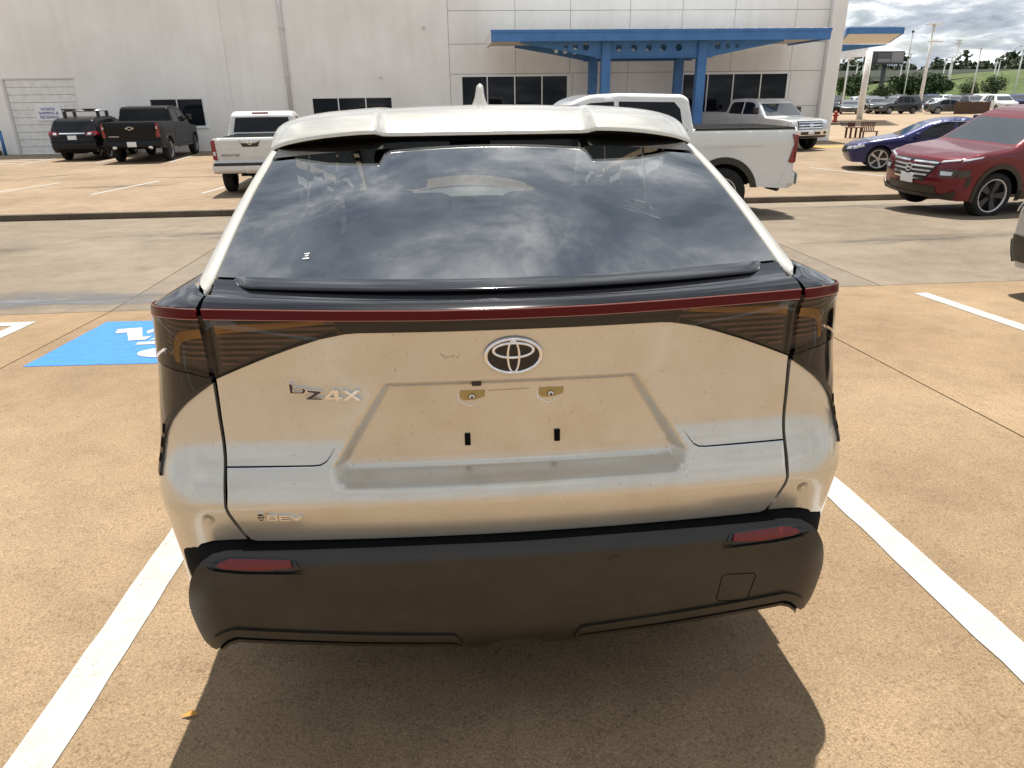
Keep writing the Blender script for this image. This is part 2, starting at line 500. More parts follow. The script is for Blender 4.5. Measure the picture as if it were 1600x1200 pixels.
def patch(name, poly, fn, mat, parent=None, holes=(), step=0.03, bstep=None, grid=None, rim=0.0, gap=0.0, off=0.0, flip=False, solid=False, keep_normals=True, extra=None):
    """polygon in a 2-D domain carried onto the surface fn(s,t)->(n,3); analytic normals; rim = folded edge depth"""
    if gap: poly = [tuple(v) for v in offset_in(resample(poly, bstep or step), gap)]
    V2, T, loops = tri2d(poly, holes, step, bstep, grid, extra)
    P = fn(V2[:, 0], V2[:, 1]); e = 1e-4
    ds = fn(V2[:, 0] + e, V2[:, 1]) - fn(V2[:, 0] - e, V2[:, 1])
    dt = fn(V2[:, 0], V2[:, 1] + e) - fn(V2[:, 0], V2[:, 1] - e)
    N = np.cross(ds, dt); N /= np.maximum(np.linalg.norm(N, axis=1), 1e-12)[:, None]
    if flip: N = -N
    P = P + N * off
    F = []
    for t in T:
        a, b, c = P[t[0]], P[t[1]], P[t[2]]
        if np.dot(np.cross(b - a, c - a), N[t[0]] + N[t[1]] + N[t[2]]) < 0: t = t[::-1]
        F.append(tuple(t))
    V = list(P); NN = list(N)
    if rim > 0:
        for li, lp in enumerate(loops):
            k = len(lp); b0 = len(V)
            C2 = V2[lp]
            ar = area2(C2)
            for i, ix in enumerate(lp):
                t3 = P[lp[(i + 1) % k]] - P[lp[i - 1]]
                sd = np.cross(t3, N[ix]); sd /= max(np.linalg.norm(sd), 1e-9)
                sgn = 1.0 if (ar > 0) == (li == 0) else -1.0
                if flip: sgn = -sgn
                V.append(P[ix]); NN.append(sgn * sd)
                V.append(P[ix] - N[ix] * rim); NN.append(sgn * sd)
            for i in range(k):
                j = (i + 1) % k
                q = (b0 + 2 * i, b0 + 2 * i + 1, b0 + 2 * j + 1, b0 + 2 * j)
                nn = np.cross(np.array(V[q[1]]) - V[q[0]], np.array(V[q[3]]) - V[q[0]])
                if np.dot(nn, NN[q[0]]) < 0: q = q[::-1]
                F.append(q)
    return mesh_from(name, V, F, mat, parent, normals=NN if keep_normals else None, smooth=True)
def grid_surf(name, A, mat, parent=None, flip=False, smooth=True):
    """A: (m,n,3) array"""
    m, n = A.shape[:2]
    V = A.reshape(-1, 3)
    F = []
    for i in range(m - 1):
        for j in range(n - 1):
            q = (i * n + j, i * n + j + 1, (i + 1) * n + j + 1, (i + 1) * n + j)
            F.append(q[::-1] if flip else q)
    return mesh_from(name, V, F, mat, parent, smooth=smooth)
def prism(name, poly, fn, depth, mat, parent=None, holes=(), bstep=0.5):
    """flat extruded plate from a 2-D polygon; fn maps (a,b,d)->xyz"""
    V2, T, loops = tri2d(poly, holes, 50.0, bstep)
    n = len(V2); V, F = [], []
    for d in (0.0, depth): V += [fn(a, b, d) for a, b in V2]
    for t in T:
        F.append(tuple(t)); F.append(tuple(n + i for i in t[::-1]))
    for lp in loops:
        k = len(lp)
        for i in range(k):
            a, b = lp[i], lp[(i + 1) % k]
            F.append((a, b, n + b, n + a))
    bm = bmesh.new()
    me = bpy.data.meshes.new(name)
    me.from_pydata([tuple(map(float, v)) for v in V], [], F)
    bm.from_mesh(me)
    bmesh.ops.recalc_face_normals(bm, faces=bm.faces)
    bm.to_mesh(me); bm.free()
    return new_obj(name, me, mat, parent)
def text_obj(name, txt, size, mat, parent, M, extrude=0.003, align='CENTER', shear=0.0, spacing=1.0, bold=0.0, line=1.0):
    cu = bpy.data.curves.new(name, 'FONT')
    cu.body = txt; cu.size = size; cu.extrude = extrude; cu.align_x = align; cu.align_y = 'CENTER'
    cu.shear = shear; cu.space_character = spacing; cu.offset = bold; cu.space_line = line
    tmp = bpy.data.objects.new(name + '_tmp', cu)
    COL.objects.link(tmp)
    dg = bpy.context.evaluated_depsgraph_get()
    me = bpy.data.meshes.new_from_object(tmp.evaluated_get(dg))
    bpy.data.objects.remove(tmp); bpy.data.curves.remove(cu)
    me.transform(M)
    me.materials.clear()
    return new_obj(name, me, mat, parent)
def copy_tree(o, parent=None):
    c = o.copy(); COL.objects.link(c); c.parent = parent
    for ch in o.children: copy_tree(ch, c)
    return c

# ================================================================== ground
_gz = pchip([-40, 0, 3, 5.7, 8.0, 10.5, 12.2, 13.86], [0, 0, -0.136, -0.259, -0.288, -0.305, -0.375, -0.50])
LOT_Z = -0.38
def gz(x, y):
    y = np.asarray(y, float) + 0 * np.asarray(x, float)
    return np.where(y < 5.7, -np.tan(TILT) * np.maximum(y, -40), _gz(y))
ground = box('ground', -900, 900, -60, 1500, -1.2, -0.80, M_far)
tag(ground, kind='structure')
def sheet(x0, x1, y0, y1, lift=0.0, thick=0.06, step=0.6, zf=None):
    nx = max(2, int((x1 - x0) / 2.5) + 1); ny = max(2, int((y1 - y0) / step) + 1)
    xs = np.linspace(x0, x1, nx); ys = np.linspace(y0, y1, ny)
    X, Y = np.meshgrid(xs, ys)
    Z = (gz(X, Y) if zf is None else zf(X, Y)) + lift
    n = X.size
    V = np.stack([X, Y, Z], -1).reshape(-1, 3)
    V = np.vstack([V, V - [0, 0, thick]])
    F = []
    for i in range(ny - 1):
        for j in range(nx - 1):
            a = i * nx + j
            F.append((a, a + 1, a + nx + 1, a + nx))
    per = [j for j in range(nx)] + [i * nx + nx - 1 for i in range(1, ny)] + [(ny - 1) * nx + j for j in range(nx - 2, -1, -1)] + [i * nx for i in range(ny - 2, 0, -1)]
    for a, b in zip(per, per[1:] + per[:1]): F.append((a, a + n, b + n, b))
    return V, F
def slab_field(pname, xe, ye, mat, zf=None, gap=0.006):
    root = mesh_from(pname, *sheet(xe[0], xe[-1], ye[0], ye[-1], -0.012, 0.25, 0.6, zf), M_joint)
    tag(root, kind='structure')
    for i in range(len(xe) - 1):
        for j in range(len(ye) - 1):
            mesh_from('concrete_slab', *sheet(xe[i] + gap, xe[i + 1] - gap, ye[j] + gap, ye[j + 1] - gap, 0, 0.06, 0.45, zf), mat, root)
    return root
flat = lambda X, Y: LOT_Z + 0 * X
slab_field('stall_pavement', [-23.85, -17.13, -10.41, -3.69, 3.03, 9.75, 16.47, 23.2], [-14, -7.6, -1.2, 5.71], M_stall)
slab_field('drive_lane', [-26.3, -18.9, -11.4, -3.69, 4.6, 12.1, 19.6, 27.1], [5.71, 13.86], M_lane)
slab_field('raised_lot', [-26.3, -18.9, -11.4, -3.9, 3.6, 11.1, 18.6, 26.1], [14.02, 21.1, 27.6, 34.6], M_lot, flat)
# open concrete beyond the building
far_lot = mesh_from('far_lot', *sheet(18.6, 150, 34.62, 125, 0, 0.2, 9, lambda X, Y: LOT_Z - 0.004 + 0 * X), M_far)
tag(far_lot, kind='structure')
side_lot = mesh_from('side_lot', *sheet(26.12, 120, -14, 34.6, 0, 0.2, 9, lambda X, Y: LOT_Z - 0.03 + 0 * X), M_far)
tag(side_lot, kind='structure')
# kerb with its pieces
kerb = empty('kerb', (0, 0, 0)); tag(kerb, kind='structure')
_kx = [-26.3 + 3.05 * i for i in range(18)]
for a, b in zip(_kx, _kx[1:]):
    bm = bmesh.new(); bbox(bm, a + 0.004, b - 0.004, 13.87, 14.012, -0.80, LOT_Z + 0.004, 0.018)
    bm_obj('kerb_stone', bm, M_kerb, kerb)

def mark(name, pts, zf=gz, lift=0.004, mat=M_white_mark, step=0.6, wob=0.0022):
    b = resample(pts, step)
    V2, T, loops = tri2d([tuple(v) for v in b], (), step, step)
    w = rng.normal(0, wob, V2.shape); V2 = V2 + w
    Z = zf(V2[:, 0], V2[:, 1]) + lift
    F = []
    for t in T:
        a, c, d = V2[t[0]], V2[t[1]], V2[t[2]]
        F.append(t if (c - a)[0] * (d - a)[1] - (c - a)[1] * (d - a)[0] > 0 else t[::-1])
    o = mesh_from(name, np.column_stack([V2, Z]), F, mat)
    return tag(o, kind='structure')
def bar(x0, y0, x1, y1, w, **k):
    d = Vector((x1 - x0, y1 - y0)).normalized(); n = Vector((-d.y, d.x)) * w / 2
    return mark('parking_line', [(x0 - n.x, y0 - n.y), (x1 - n.x, y1 - n.y), (x1 + n.x, y1 + n.y), (x0 + n.x, y0 + n.y)], **k)
_ct = math.cos(TILT)
bar(-1.383, -6.0, -1.383, 5.27, 0.142, step=0.12)
bar(1.670, -6.0, 1.670, 5.27, 0.142, step=0.12)
bar(4.775, -6.0, 4.775, 5.27, 0.150, step=0.12)
bar(7.85, -6.0, 7.85, 5.27, 0.150, step=0.3)
bar(-4.30, -6.0, -4.30, 5.20, 0.150, step=0.3)
bar(-7.35, 5.28, -4.23, 5.28, 0.15, step=0.3)
bar(-7.35, -6.0, -7.35, 5.20, 0.150, step=0.3)
# accessible-bay panel in blue with the white chair symbol (symbol faces the lane)
mark('blue_bay_panel', [(-3.535, 3.825), (-1.62, 3.74), (-1.62, 5.13), (-3.518, 5.24)], mat=M_blue_mark, step=0.1, lift=0.003)
def sym(pts): return mark('bay_symbol', pts, lift=0.007, step=0.08, wob=0.002)
sym([(-3.275, 4.91), (-3.074, 4.95), (-2.93, 4.60), (-2.86, 4.62), (-2.87, 4.50), (-3.005, 4.485), (-3.135, 4.775), (-3.235, 4.76)])
sym([(-2.975, 4.80), (-2.92, 4.945), (-2.55, 4.96), (-2.55, 4.84), (-2.88, 4.83), (-2.93, 4.705)])
sym([(-2.835, 4.49), (-2.79, 4.595), (-2.45, 4.60), (-2.45, 4.49)])
sym([(-2.895, 4.43), (-2.42, 4.45), (-2.42, 4.345), (-2.895, 4.337)])
sym([(-2.47 + .30 * math.cos(a), 4.09 + .165 * math.sin(a)) for a in np.linspace(0, 2 * math.pi, 24, endpoint=False)])
# raised lot lines
for (a, b, c, d) in ((-11.85, 18.0, -11.28, 20.35), (-9.06, 17.25, -8.53, 20.3), (-6.3, 17.0, -5.85, 20.2), (11.73, 17.3, 10.88, 20.25), (16.0, 17.3, 15.2, 20.3),
                     (-10.70, 27.3, -11.05, 32.8), (-13.45, 27.4, -13.6, 32.8), (-16.2, 27.3, -16.4, 33.2)):
    bar(a, b, c, d, 0.11, zf=flat, wob=0.004)
for k in range(5):
    bar(-19.6 - 0.2 * k, 33.3 - 1.0 * k - (0.2 if k else 0), -16.5, 31.9 - 1.0 * k, 0.13, zf=flat, wob=0.004)
mark('yellow_kerb_paint', [(14.9, 28.6), (17.3, 28.9), (17.3, 29.4), (14.9, 29.2)], zf=flat, mat=M_yellow_mark)
# oil and water stains, tyre marks on the concrete
def stainmat(name, col, alpha):
    m = bpy.data.materials.new(name); m.use_nodes = True
    n, l = m.node_tree.nodes, m.node_tree.links
    b = n['Principled BSDF']; b.inputs['Base Color'].default_value = (*col, 1); b.inputs['Roughness'].default_value = 0.8
    t = n.new('ShaderNodeTexCoord')
    nz = n.new('ShaderNodeTexNoise'); nz.inputs['Scale'].default_value = 2.3; nz.inputs['Detail'].default_value = 8; nz.inputs['Roughness'].default_value = 0.7
    l.new(t.outputs['Object'], nz.inputs['Vector'])
    ln = n.new('ShaderNodeVectorMath'); ln.operation = 'LENGTH'
    l.new(t.outputs['Object'], ln.inputs[0])
    a = n.new('ShaderNodeMapRange'); a.inputs[1].default_value = 1.0; a.inputs[2].default_value = 0.25; a.inputs[3].default_value = 0; a.inputs[4].default_value = 1
    l.new(ln.outputs['Value'], a.inputs[0])
    r = n.new('ShaderNodeMapRange'); r.inputs[1].default_value = 0.40; r.inputs[2].default_value = 0.58; r.inputs[3].default_value = 0; r.inputs[4].default_value = alpha
    l.new(nz.outputs['Fac'], r.inputs[0])
    mm = n.new('ShaderNodeMath'); mm.operation = 'MULTIPLY'
    l.new(a.outputs[0], mm.inputs[0]); l.new(r.outputs[0], mm.inputs[1])
    l.new(mm.outputs[0], b.inputs['Alpha'])
    return m
M_stain = stainmat('oil_stain', (0.07, 0.06, 0.05), 0.5)
M_greystain = stainmat('grey_stain', (0.15, 0.15, 0.155), 0.9)
def stain(x, y, rx, ry, rot, mat, zf=gz, lift=0.0025):
    n = 14
    V, F = [], []
    g = np.linspace(-1, 1, n)
    for i in g:
        for j in g: V.append((i, j, 0))
    for i in range(n - 1):
        for j in range(n - 1): F.append((i * n + j, (i + 1) * n + j, (i + 1) * n + j + 1, i * n + j + 1))
    V = np.array(V, float)
    c, s = math.cos(rot), math.sin(rot)
    wx = x + c * V[:, 0] * rx - s * V[:, 1] * ry; wy = y + s * V[:, 0] * rx + c * V[:, 1] * ry
    wz = zf(wx, wy)
    V[:, 2] = wz - float(zf(np.array([x]), np.array([y]))[0])
    o = mesh_from('stain', V, F, mat)
    o.location = (x, y, float(zf(np.array([x]), np.array([y]))[0]) + lift)
    o.scale = (rx, ry, 1); o.rotation_euler = (0, 0, rot)
    return tag(o, kind='structure')
stain(-5.0, 6.35, 1.9, 0.45, 0.03, M_greystain)
stain(-4.2, 6.2, 2.6, 0.35, 0.0, M_greystain)
stain(-12.4, 22.6, 1.3, 0.30, 0.9, M_stain, flat)
stain(-7.6, 21.3, 2.6, 0.28, 0.03, M_stain, flat)
stain(-9.2, 19.0, 2.0, 0.35, 0.1, M_stain, flat)
stain(-3.0, 10.5, 3.2, 0.8, 0.05, M_stain)
stain(6.8, 8.4, 2.4, 0.35, 0.12, M_stain)
stain(-9.0, 9.5, 3.5, 0.7, 0.02, M_stain)
stain(9.0, 12.2, 3.5, 0.6, 0.0, M_stain)
stain(4.0, 2.2, 0.4, 0.6, 0.4, M_stain)
# a dry leaf by the left line
mesh_from('dry_leaf', [(-1.02, 0.02, 0.006), (-0.99, 0.012, 0.012), (-0.965, 0.02, 0.008), (-0.985, 0.032, 0.016)], [(0, 1, 3), (1, 2, 3)], pmat('dry_leaf', (0.50, 0.22, 0.03), 0.7))
tag(bpy.data.objects['dry_leaf'], 'tiny orange dry leaf on concrete beside the left white line', 'leaf')
# ================================================================== dealership building
WY = 33.5
bld = empty('dealership_building', (0, WY, LOT_Z))
tag(bld, 'long white stucco dealership building with blue entrance canopy and dark windows', 'building')
def wxz(dy=0.0):
    return lambda a, b, d: (a, dy + d, b - LOT_Z)
def rect(x0, x1, z0, z1): return [(x0, z0), (x1, z0), (x1, z1), (x0, z1)]
prism('wall_backing', rect(-29.9, 17.45, LOT_Z, 8.4), wxz(0.09), 0.2, M_wall_dark, bld)
WIN = {  # x edges, z0, z1
    'w1': ([-13.36, -12.18, -11.03], 0.67, 1.88), 'w2': ([-6.27, -5.08, -3.85, -2.64], 0.67, 1.84),
    'w3': ([0.51, 1.70, 2.96, 4.22, 5.43], 0.0, 2.67), 'w4': ([10.80, 12.02, 13.25, 14.58, 15.90], 0.02, 2.67)}
DOOR = (-19.30, -16.42, LOT_Z, 2.70)
def hole(k): return rect(WIN[k][0][0], WIN[k][0][-1], WIN[k][1], WIN[k][2])
J = 0.009
def wall_piece(x0, x1, z0, z1, mat, holes=(), proud=0.0):
    return prism('wall_panel', rect(x0 + J, x1 - J, z0 + (J if z0 > LOT_Z else 0), z1 - J), wxz(-proud), 0.085 + proud, mat, bld, holes)
wall_piece(-29.9, -9.87, LOT_Z, 8.4, M_wall, [hole('w1'), rect(*DOOR[:2], LOT_Z + 0.02, DOOR[3])])
wall_piece(-9.87, 0.02, LOT_Z, 8.4, M_wall, [hole('w2')])
cols = [0.02, 3.0, 5.49, 8.2, 10.6, 13.04, 15.92, 17.5]
wall_piece(0.02, 5.62, LOT_Z, 2.74, M_panel, [hole('w3')])
wall_piece(5.62, 8.2, LOT_Z, 2.74, M_panel); wall_piece(8.2, 10.6, LOT_Z, 2.74, M_panel)
wall_piece(10.6, 16.0, LOT_Z, 2.74, M_panel, [hole('w4')])
wall_piece(16.0, 17.5, LOT_Z, 1.2, M_panel); wall_piece(16.0, 17.5, 1.2, 2.74, M_panel)
for z0, z1 in ((2.74, 3.97), (3.97, 5.30), (5.30, 6.7), (6.7, 8.4)):
    for a, b in zip(cols, cols[1:]): wall_piece(a, b, z0, z1, M_panel)
# corner pilaster and the return wall
prism('corner_pilaster', rect(17.51, 18.16, LOT_Z, 8.4), wxz(-0.30), 2.0, M_wall, bld)
box('return_wall', 17.6, 18.10, 1.75, 30, 0, 8.78, M_wall, bld)
box('roof_parapet', -29.95, 18.2, -0.33, 30.2, 8.79, 9.1, M_wall, bld)
# pilaster strip, downpipe, sconces
prism('pilaster_strip', rect(-9.98, -9.76, LOT_Z, 8.3), wxz(-0.05), 0.046, M_wall, bld)
tube('downpipe', [(-7.2, -0.09, 0.12), (-7.2, -0.09, 8.6)], 0.085, M_trimgrey, bld, 10)
for zz in (1.2, 3.1, 5.0): box('pipe_bracket', -7.32, -7.08, -0.185, 0.0, zz, zz + 0.05, M_trimgrey, bld)
tube('wall_spout', [(-1.05, 0.0, 5.03), (-1.05, -0.16, 5.01)], 0.055, M_trimgrey, bld, 10)
tube('wall_spout', [(-3.1, 0.0, 3.03), (-3.1, -0.12, 3.02)], 0.035, M_trimgrey, bld, 8)
def window(k):
    xs, z0, z1 = WIN[k]
    f = bmesh.new(); y0, y1 = -0.004, 0.075; fw = 0.05
    zz = -LOT_Z
    bbox(f, xs[0], xs[-1], y0, y1, z1 + zz - fw, z1 + zz); bbox(f, xs[0], xs[-1], y0, y1, z0 + zz, z0 + zz + fw)
    for i, x in enumerate(xs):
        a, b = (x, x + fw) if i == 0 else (x - fw, x) if i == len(xs) - 1 else (x - fw / 2, x + fw / 2)
        bbox(f, a, b, y0 + 0.002, y1 - 0.002, z0 + zz + fw, z1 + zz - fw)
    if k in ('w3', 'w4'): pass
    fr = bm_obj('window_frame', f, M_alu, bld)
    for a, b in zip(xs, xs[1:]):
        box('pane', a + fw / 2, b - fw / 2, 0.045, 0.055, z0 + zz + fw * 0.6, z1 + zz - fw * 0.6, M_winglass, fr)
    if k in ('w1', 'w2'): box('window_sill', xs[0] - 0.06, xs[-1] + 0.06, -0.06, 0.0, z0 + zz - 0.06, z0 + zz - 0.002, M_wall, bld)
    return fr
for k in WIN: window(k)
# overhead sectional door with its slats
od = box('overhead_door', DOOR[0], DOOR[1], 0.075, 0.088, 0.0, DOOR[3] - LOT_Z, M_trimgrey, bld)
nsl = 10; sh = (DOOR[3] - LOT_Z) / nsl
for i in range(nsl):
    bm = bmesh.new(); bbox(bm, DOOR[0] + 0.02, DOOR[1] - 0.02, 0.03, 0.074, i * sh + 0.012, (i + 1) * sh - 0.006, 0.006)
    bm_obj('slat', bm, M_whitepaint, od)
box('door_header', DOOR[0] - 0.05, DOOR[1] + 0.1, -0.02, 0.02, DOOR[3] - LOT_Z + 0.005, DOOR[3] - LOT_Z + 0.07, M_trimgrey, bld)
box('door_jamb', DOOR[0] - 0.10, DOOR[0] - 0.005, -0.03, 0.02, 0.0, DOOR[3] - LOT_Z, M_trimgrey, bld)
sg = box('door_sign', -18.28, -17.18, 33.5 - 0.01 - 0.02, 33.5 - 0.012 + 0.04, 1.03, 1.63, M_sign)
tag(sg, 'white sign reading HONDA SHIPPING & RECEIVING in blue on the overhead door', 'sign')
_RX = Matrix.Rotation(RAD(90), 4, 'X')
text_obj('sign_lettering', 'HONDA\nSHIPPING &\nRECEIVING', 0.16, M_signblue, sg, Matrix.Translation((-17.72, WY - 0.034, 1.33)) @ _RX, 0.002, line=1.05, bold=0.002)
# blue pipe bollard and clutter beside the door
bo = empty('bollard', (-19.72, 33.0, LOT_Z)); tag(bo, 'blue painted pipe bollard beside the overhead door', 'bollard')
tube('post', [(0, 0, 0), (0, 0, 1.02)], 0.065, M_blue, bo, 14)
bm = bmesh.new(); bmesh.ops.create_uvsphere(bm, u_segments=14, v_segments=8, radius=0.065)
for v in bm.verts: v.co.z = v.co.z * 0.6 + 1.02
bm_obj('cap', bm, M_blue, bo, True)
ub = empty('utility_box', (-20.3, 33.2, LOT_Z)); tag(ub, 'small white and grey utility box on the ground by the bollard', 'utility box')
box('base', -0.22, 0.22, -0.2, 0.2, 0, 0.18, M_plastic, ub, 0.02); box('lid', -0.18, 0.18, -0.16, 0.16, 0.185, 0.36, M_whitepaint, ub, 0.03)

# ---------------- entrance canopy
cn = empty('entrance_canopy', (8.6, 31.5, LOT_Z)); tag(cn, 'blue steel entrance canopy on four columns in front of the wall', 'canopy')
def cl(a, b, d): return (a - 8.6, 0, 0)
CX = lambda x: x - 8.6
CY = lambda y: y - 31.5
CZ = lambda z: z - LOT_Z
for (x, y) in ((6.42, 30.0), (10.45, 30.0), (6.42, 32.75), (10.35, 32.75)):
    box('column', CX(x - 0.185), CX(x + 0.185), CY(y - 0.185), CY(y + 0.185), 0.0, CZ(3.80), M_blue, cn, 0.015)
    box('base_plate', CX(x - 0.26), CX(x + 0.26), CY(y - 0.26), CY(y + 0.26), 0.0, 0.03, M_blue, cn)
# girders: plates with round holes, ends swept up
def girder(y):
    zb, zt = 3.22, 3.84
    poly = [(2.9, 3.76), (4.6, 3.48), (6.0, zb), (10.9, zb), (12.3, 3.48), (13.9, 3.76), (13.9, zt), (2.9, zt)]
    hs = []
    for x, r in ((4.75, .09), (5.15, .11), (5.58, .135), (6.95, .135), (7.58, .135), (8.2, .135), (8.82, .135), (9.46, .135), (11.1, .125), (11.52, .105), (11.92, .085)):
        hs.append([(x + r * math.cos(t), 3.56 + (0.05 if x < 6 or x > 10.9 else 0) + r * math.sin(t)) for t in np.linspace(0, 2 * math.pi, 14, endpoint=False)])
    prism('girder', poly, lambda a, b, d: (CX(a), CY(y) + d, CZ(b)), 0.05, M_blue, cn, hs)
girder(29.96); girder(32.72)
box('girder_flange', CX(6.0), CX(10.9), CY(29.87), CY(30.1), CZ(3.18), CZ(3.215), M_blue, cn)
box('girder_flange', CX(6.0), CX(10.9), CY(32.62), CY(32.85), CZ(3.18), CZ(3.215), M_blue, cn)
box('cross_beam', CX(6.30), CX(6.54), CY(30.2), CY(32.55), CZ(3.3), CZ(3.7), M_blue, cn)
box('cross_beam', CX(10.28), CX(10.52), CY(30.2), CY(32.55), CZ(3.3), CZ(3.7), M_blue, cn)
prism('soffit', [(1.75, 29.4), (15.45, 29.4), (15.45, 33.0), (1.75, 33.0)], lambda a, b, d: (CX(a), CY(b), CZ(3.845) + d), 0.03, M_soffit, cn)
box('fascia_front', CX(1.68), CX(15.55), CY(29.26), CY(29.37), CZ(3.78), CZ(4.18), M_blue, cn, 0.012)
box('fascia_lip', CX(1.66), CX(15.57), CY(29.235), CY(29.255), CZ(4.10), CZ(4.20), M_blue, cn)
box('fascia_side', CX(1.68), CX(1.78), CY(29.38), CY(33.05), CZ(3.78), CZ(4.17), M_whitepaint, cn)
box('fascia_side', CX(15.45), CX(15.55), CY(29.38), CY(33.05), CZ(3.78), CZ(4.17), M_blue, cn)
box('roof_deck', CX(1.79), CX(15.44), CY(29.38), CY(33.05), CZ(3.95), CZ(4.16), M_whitepaint, cn)
for i in range(24):
    x = 1.9 + i * 0.585
    box('roof_seam', CX(x), CX(x + 0.05), CY(29.25), CY(33.04), CZ(4.165), CZ(4.24), M_whitepaint, cn)

# ---------------- porte-cochere beyond the corner
pc = empty('porte_cochere', (28, 50, LOT_Z)); tag(pc, 'large blue and white drive-through canopy beyond the building corner', 'canopy')
PX = lambda x: x - 28
def fas(name, pts, mat):  # quads given in world xyz
    V = [(x - 28, y - 50, z - LOT_Z) for x, y, z in pts]
    n = len(V) // 2
    F = [(i, (i + 1) % n, n + (i + 1) % n, n + i) for i in range(n)] + [tuple(range(n))[::-1], tuple(range(n, 2 * n))]
    return mesh_from(name, V, F, mat, pc)
C4 = [(27.3, 50.0), (31.0, 50.0), (36.0, 60.0), (32.0, 60.0)]
fas('roof_deck', [(x + .05 * (1 if i in (0, 3) else -1), y + .05, 5.58) for i, (x, y) in enumerate(C4)] + [(x + .05 * (1 if i in (0, 3) else -1), y + .05, 5.95) for i, (x, y) in enumerate(C4)], M_whitepaint)
fas('underside', [(x, y + .02, 5.44) for x, y in C4] + [(x, y + .02, 5.56) for x, y in C4], M_soffit)
def edge_fascia(a, b, zl0, zl1, zt=5.86, out=.14):
    d = Vector((b[0] - a[0], b[1] - a[1])).normalized(); n = Vector((d.y, -d.x)) * out
    A, B, A2, B2 = a, b, (a[0] + n.x, a[1] + n.y), (b[0] + n.x, b[1] + n.y)
    fas('fascia', [(*A, zl0), (*B, zl1), (*B2, zl1), (*A2, zl0), (*A, zt), (*B, zt), (*B2, zt), (*A2, zt)], M_blue)
edge_fascia((27.25, 50.0), (31.05, 50.0), 5.47, 5.47)
edge_fascia((31.07, 50.0), (36.0, 60.0), 5.47, 5.47)
edge_fascia((32.0, 60.0), (27.27, 50.02), 5.45, 5.47)
fas('fascia', [(31.0, 60.2, 4.75), (36.1, 60.2, 5.36), (36.1, 60.5, 5.36), (31.0, 60.5, 4.75), (31.0, 60.2, 5.43), (36.1, 60.2, 5.43), (36.1, 60.5, 5.43), (31.0, 60.5, 5.43)], M_blue)
for x, y in ((32.35, 61.0), (35.2, 61.0)): tube('column', [(x - 28, y - 50, 0), (x - 28, y - 50, 5.0 - LOT_Z)], 0.26, M_whitepaint, pc, 14)
fas('gable_wall', [(29.0, 62.0, 4.2), (35.6, 62.0, 4.6), (35.6, 62.4, 4.6), (29.0, 62.4, 4.2), (29.0, 62.0, 5.3), (35.6, 62.0, 5.3), (35.6, 62.4, 5.3), (29.0, 62.4, 5.3)], M_whitepaint)

# ================================================================== the white electric crossover (car frame: x right, y forward, z up)
car = empty('electric_crossover', (0, 0, 0), rx=-TILT)
tag(car, 'dusty pearl white electric crossover seen from behind, without licence plate', 'car')
fW = pchip([.25, .30, .36, .5, .65, .8, .95, 1.1, 1.25, 1.30], [.88, .905, .918, .936, .945, .945, .935, .916, .897, .882])
fG = pchip([.55, .60, .668, .72, .770, .781, .792, .826, .85, .876, .905, .945, 1.0, 1.1, 1.2, 1.235, 1.27, 1.31],
           [-.112, -.118, -.133, -.147, -.160, -.1615, -.160, -.149, -.137, -.122, -.109, -.099, -.095, -.090, -.093, -.098, -.110, -.112])
fB = pchip([.25, .30, .345, .375, .41, .46, .50, .58, .63, .648, .660, .668, .674, .70], [-.12, -.140, -.165, -.175, -.181, -.186, -.190, -.197, -.195, -.189, -.178, -.164, -.150, -.13])
RC = 0.175
def smooth(a, b, x):
    t = np.clip((x - a) / (b - a), 0, 1); return t * t * (3 - 2 * t)
_rd = pchip([.70, .812, .819, .828, .840, .852, .859, .870, .90, .95, 1.0, 1.06, 1.10], [0, 0, .0012, .0125, .032, .0505, .0535, .0495, .0375, .0275, .0245, .0215, .02])
def r_edge(z):
    e = .322 + (1.083 - z) * (.458 - .322) / (1.083 - .872)
    return np.where(z < .872, .458 - (.872 - z) * .10, e)
BW = .032
def recess(x, z):
    ax = np.abs(x)
    side = np.clip((r_edge(z) - ax) / BW, 0, 1)
    topf = np.clip((1.083 - z) / .014, 0, 1)
    d = _rd(z) * (1 + .0 * ax)
    f = np.minimum(side, topf)
    f = f + .12 * np.sin(2 * math.pi * f) / (2 * math.pi) * -1
    return d * f
_zz = np.linspace(.808, 1.083, 50)
REC_PTS = []
for k in (0, .25, .5, .75, 1.0, 1.2):
    for z in _zz[:-1 if k else None]:
        e = float(r_edge(z)) - BW * k
        REC_PTS += [(e, z), (-e, z)]
for z in (1.083, 1.0795, 1.076, 1.0725, 1.069, .870, .865, .861, .857, .853, .849, .845, .841, .837, .833, .829, .825, .821, .817, .813):
    w = float(r_edge(z)) - BW * 1.25 if z < 1.0 else .29
    REC_PTS += [(x, z) for x in np.linspace(-w, w, 110)]
REC_PTS = np.array(REC_PTS)
def Pmap(fy, crown=0.068, rec=False):
    def P(s, z):
        s = np.asarray(s, float); z = np.asarray(z, float)
        a = np.abs(s); sg = np.where(s < 0, -1.0, 1.0)
        W = fW(z); s0 = W - RC
        th = np.clip((a - s0) / RC, 0, math.pi / 2)
        x = np.where(a < s0, a, s0 + RC * np.sin(th))
        y = fy(z) + crown * np.minimum(a, s0) ** 2 + RC * (1 - np.cos(th))
        ex = np.maximum(a - s0 - RC * math.pi / 2, 0)
        y = y + ex
        # side sweeps in towards the nose
        x = x - 0.16 * np.maximum((y - 3.6) / 1.2, 0) ** 2
        if rec: y = y + recess(s, z)
        return np.stack([sg * x, y, z], -1)
    return P
PG = Pmap(fG, rec=True); PGn = Pmap(fG); PB = Pmap(fB, 0.055)
def xs(x, z):
    W = float(fW(z)); s0 = W - RC
    return x if x < s0 else s0 + RC * math.asin(min((x - s0) / RC, 1.0))
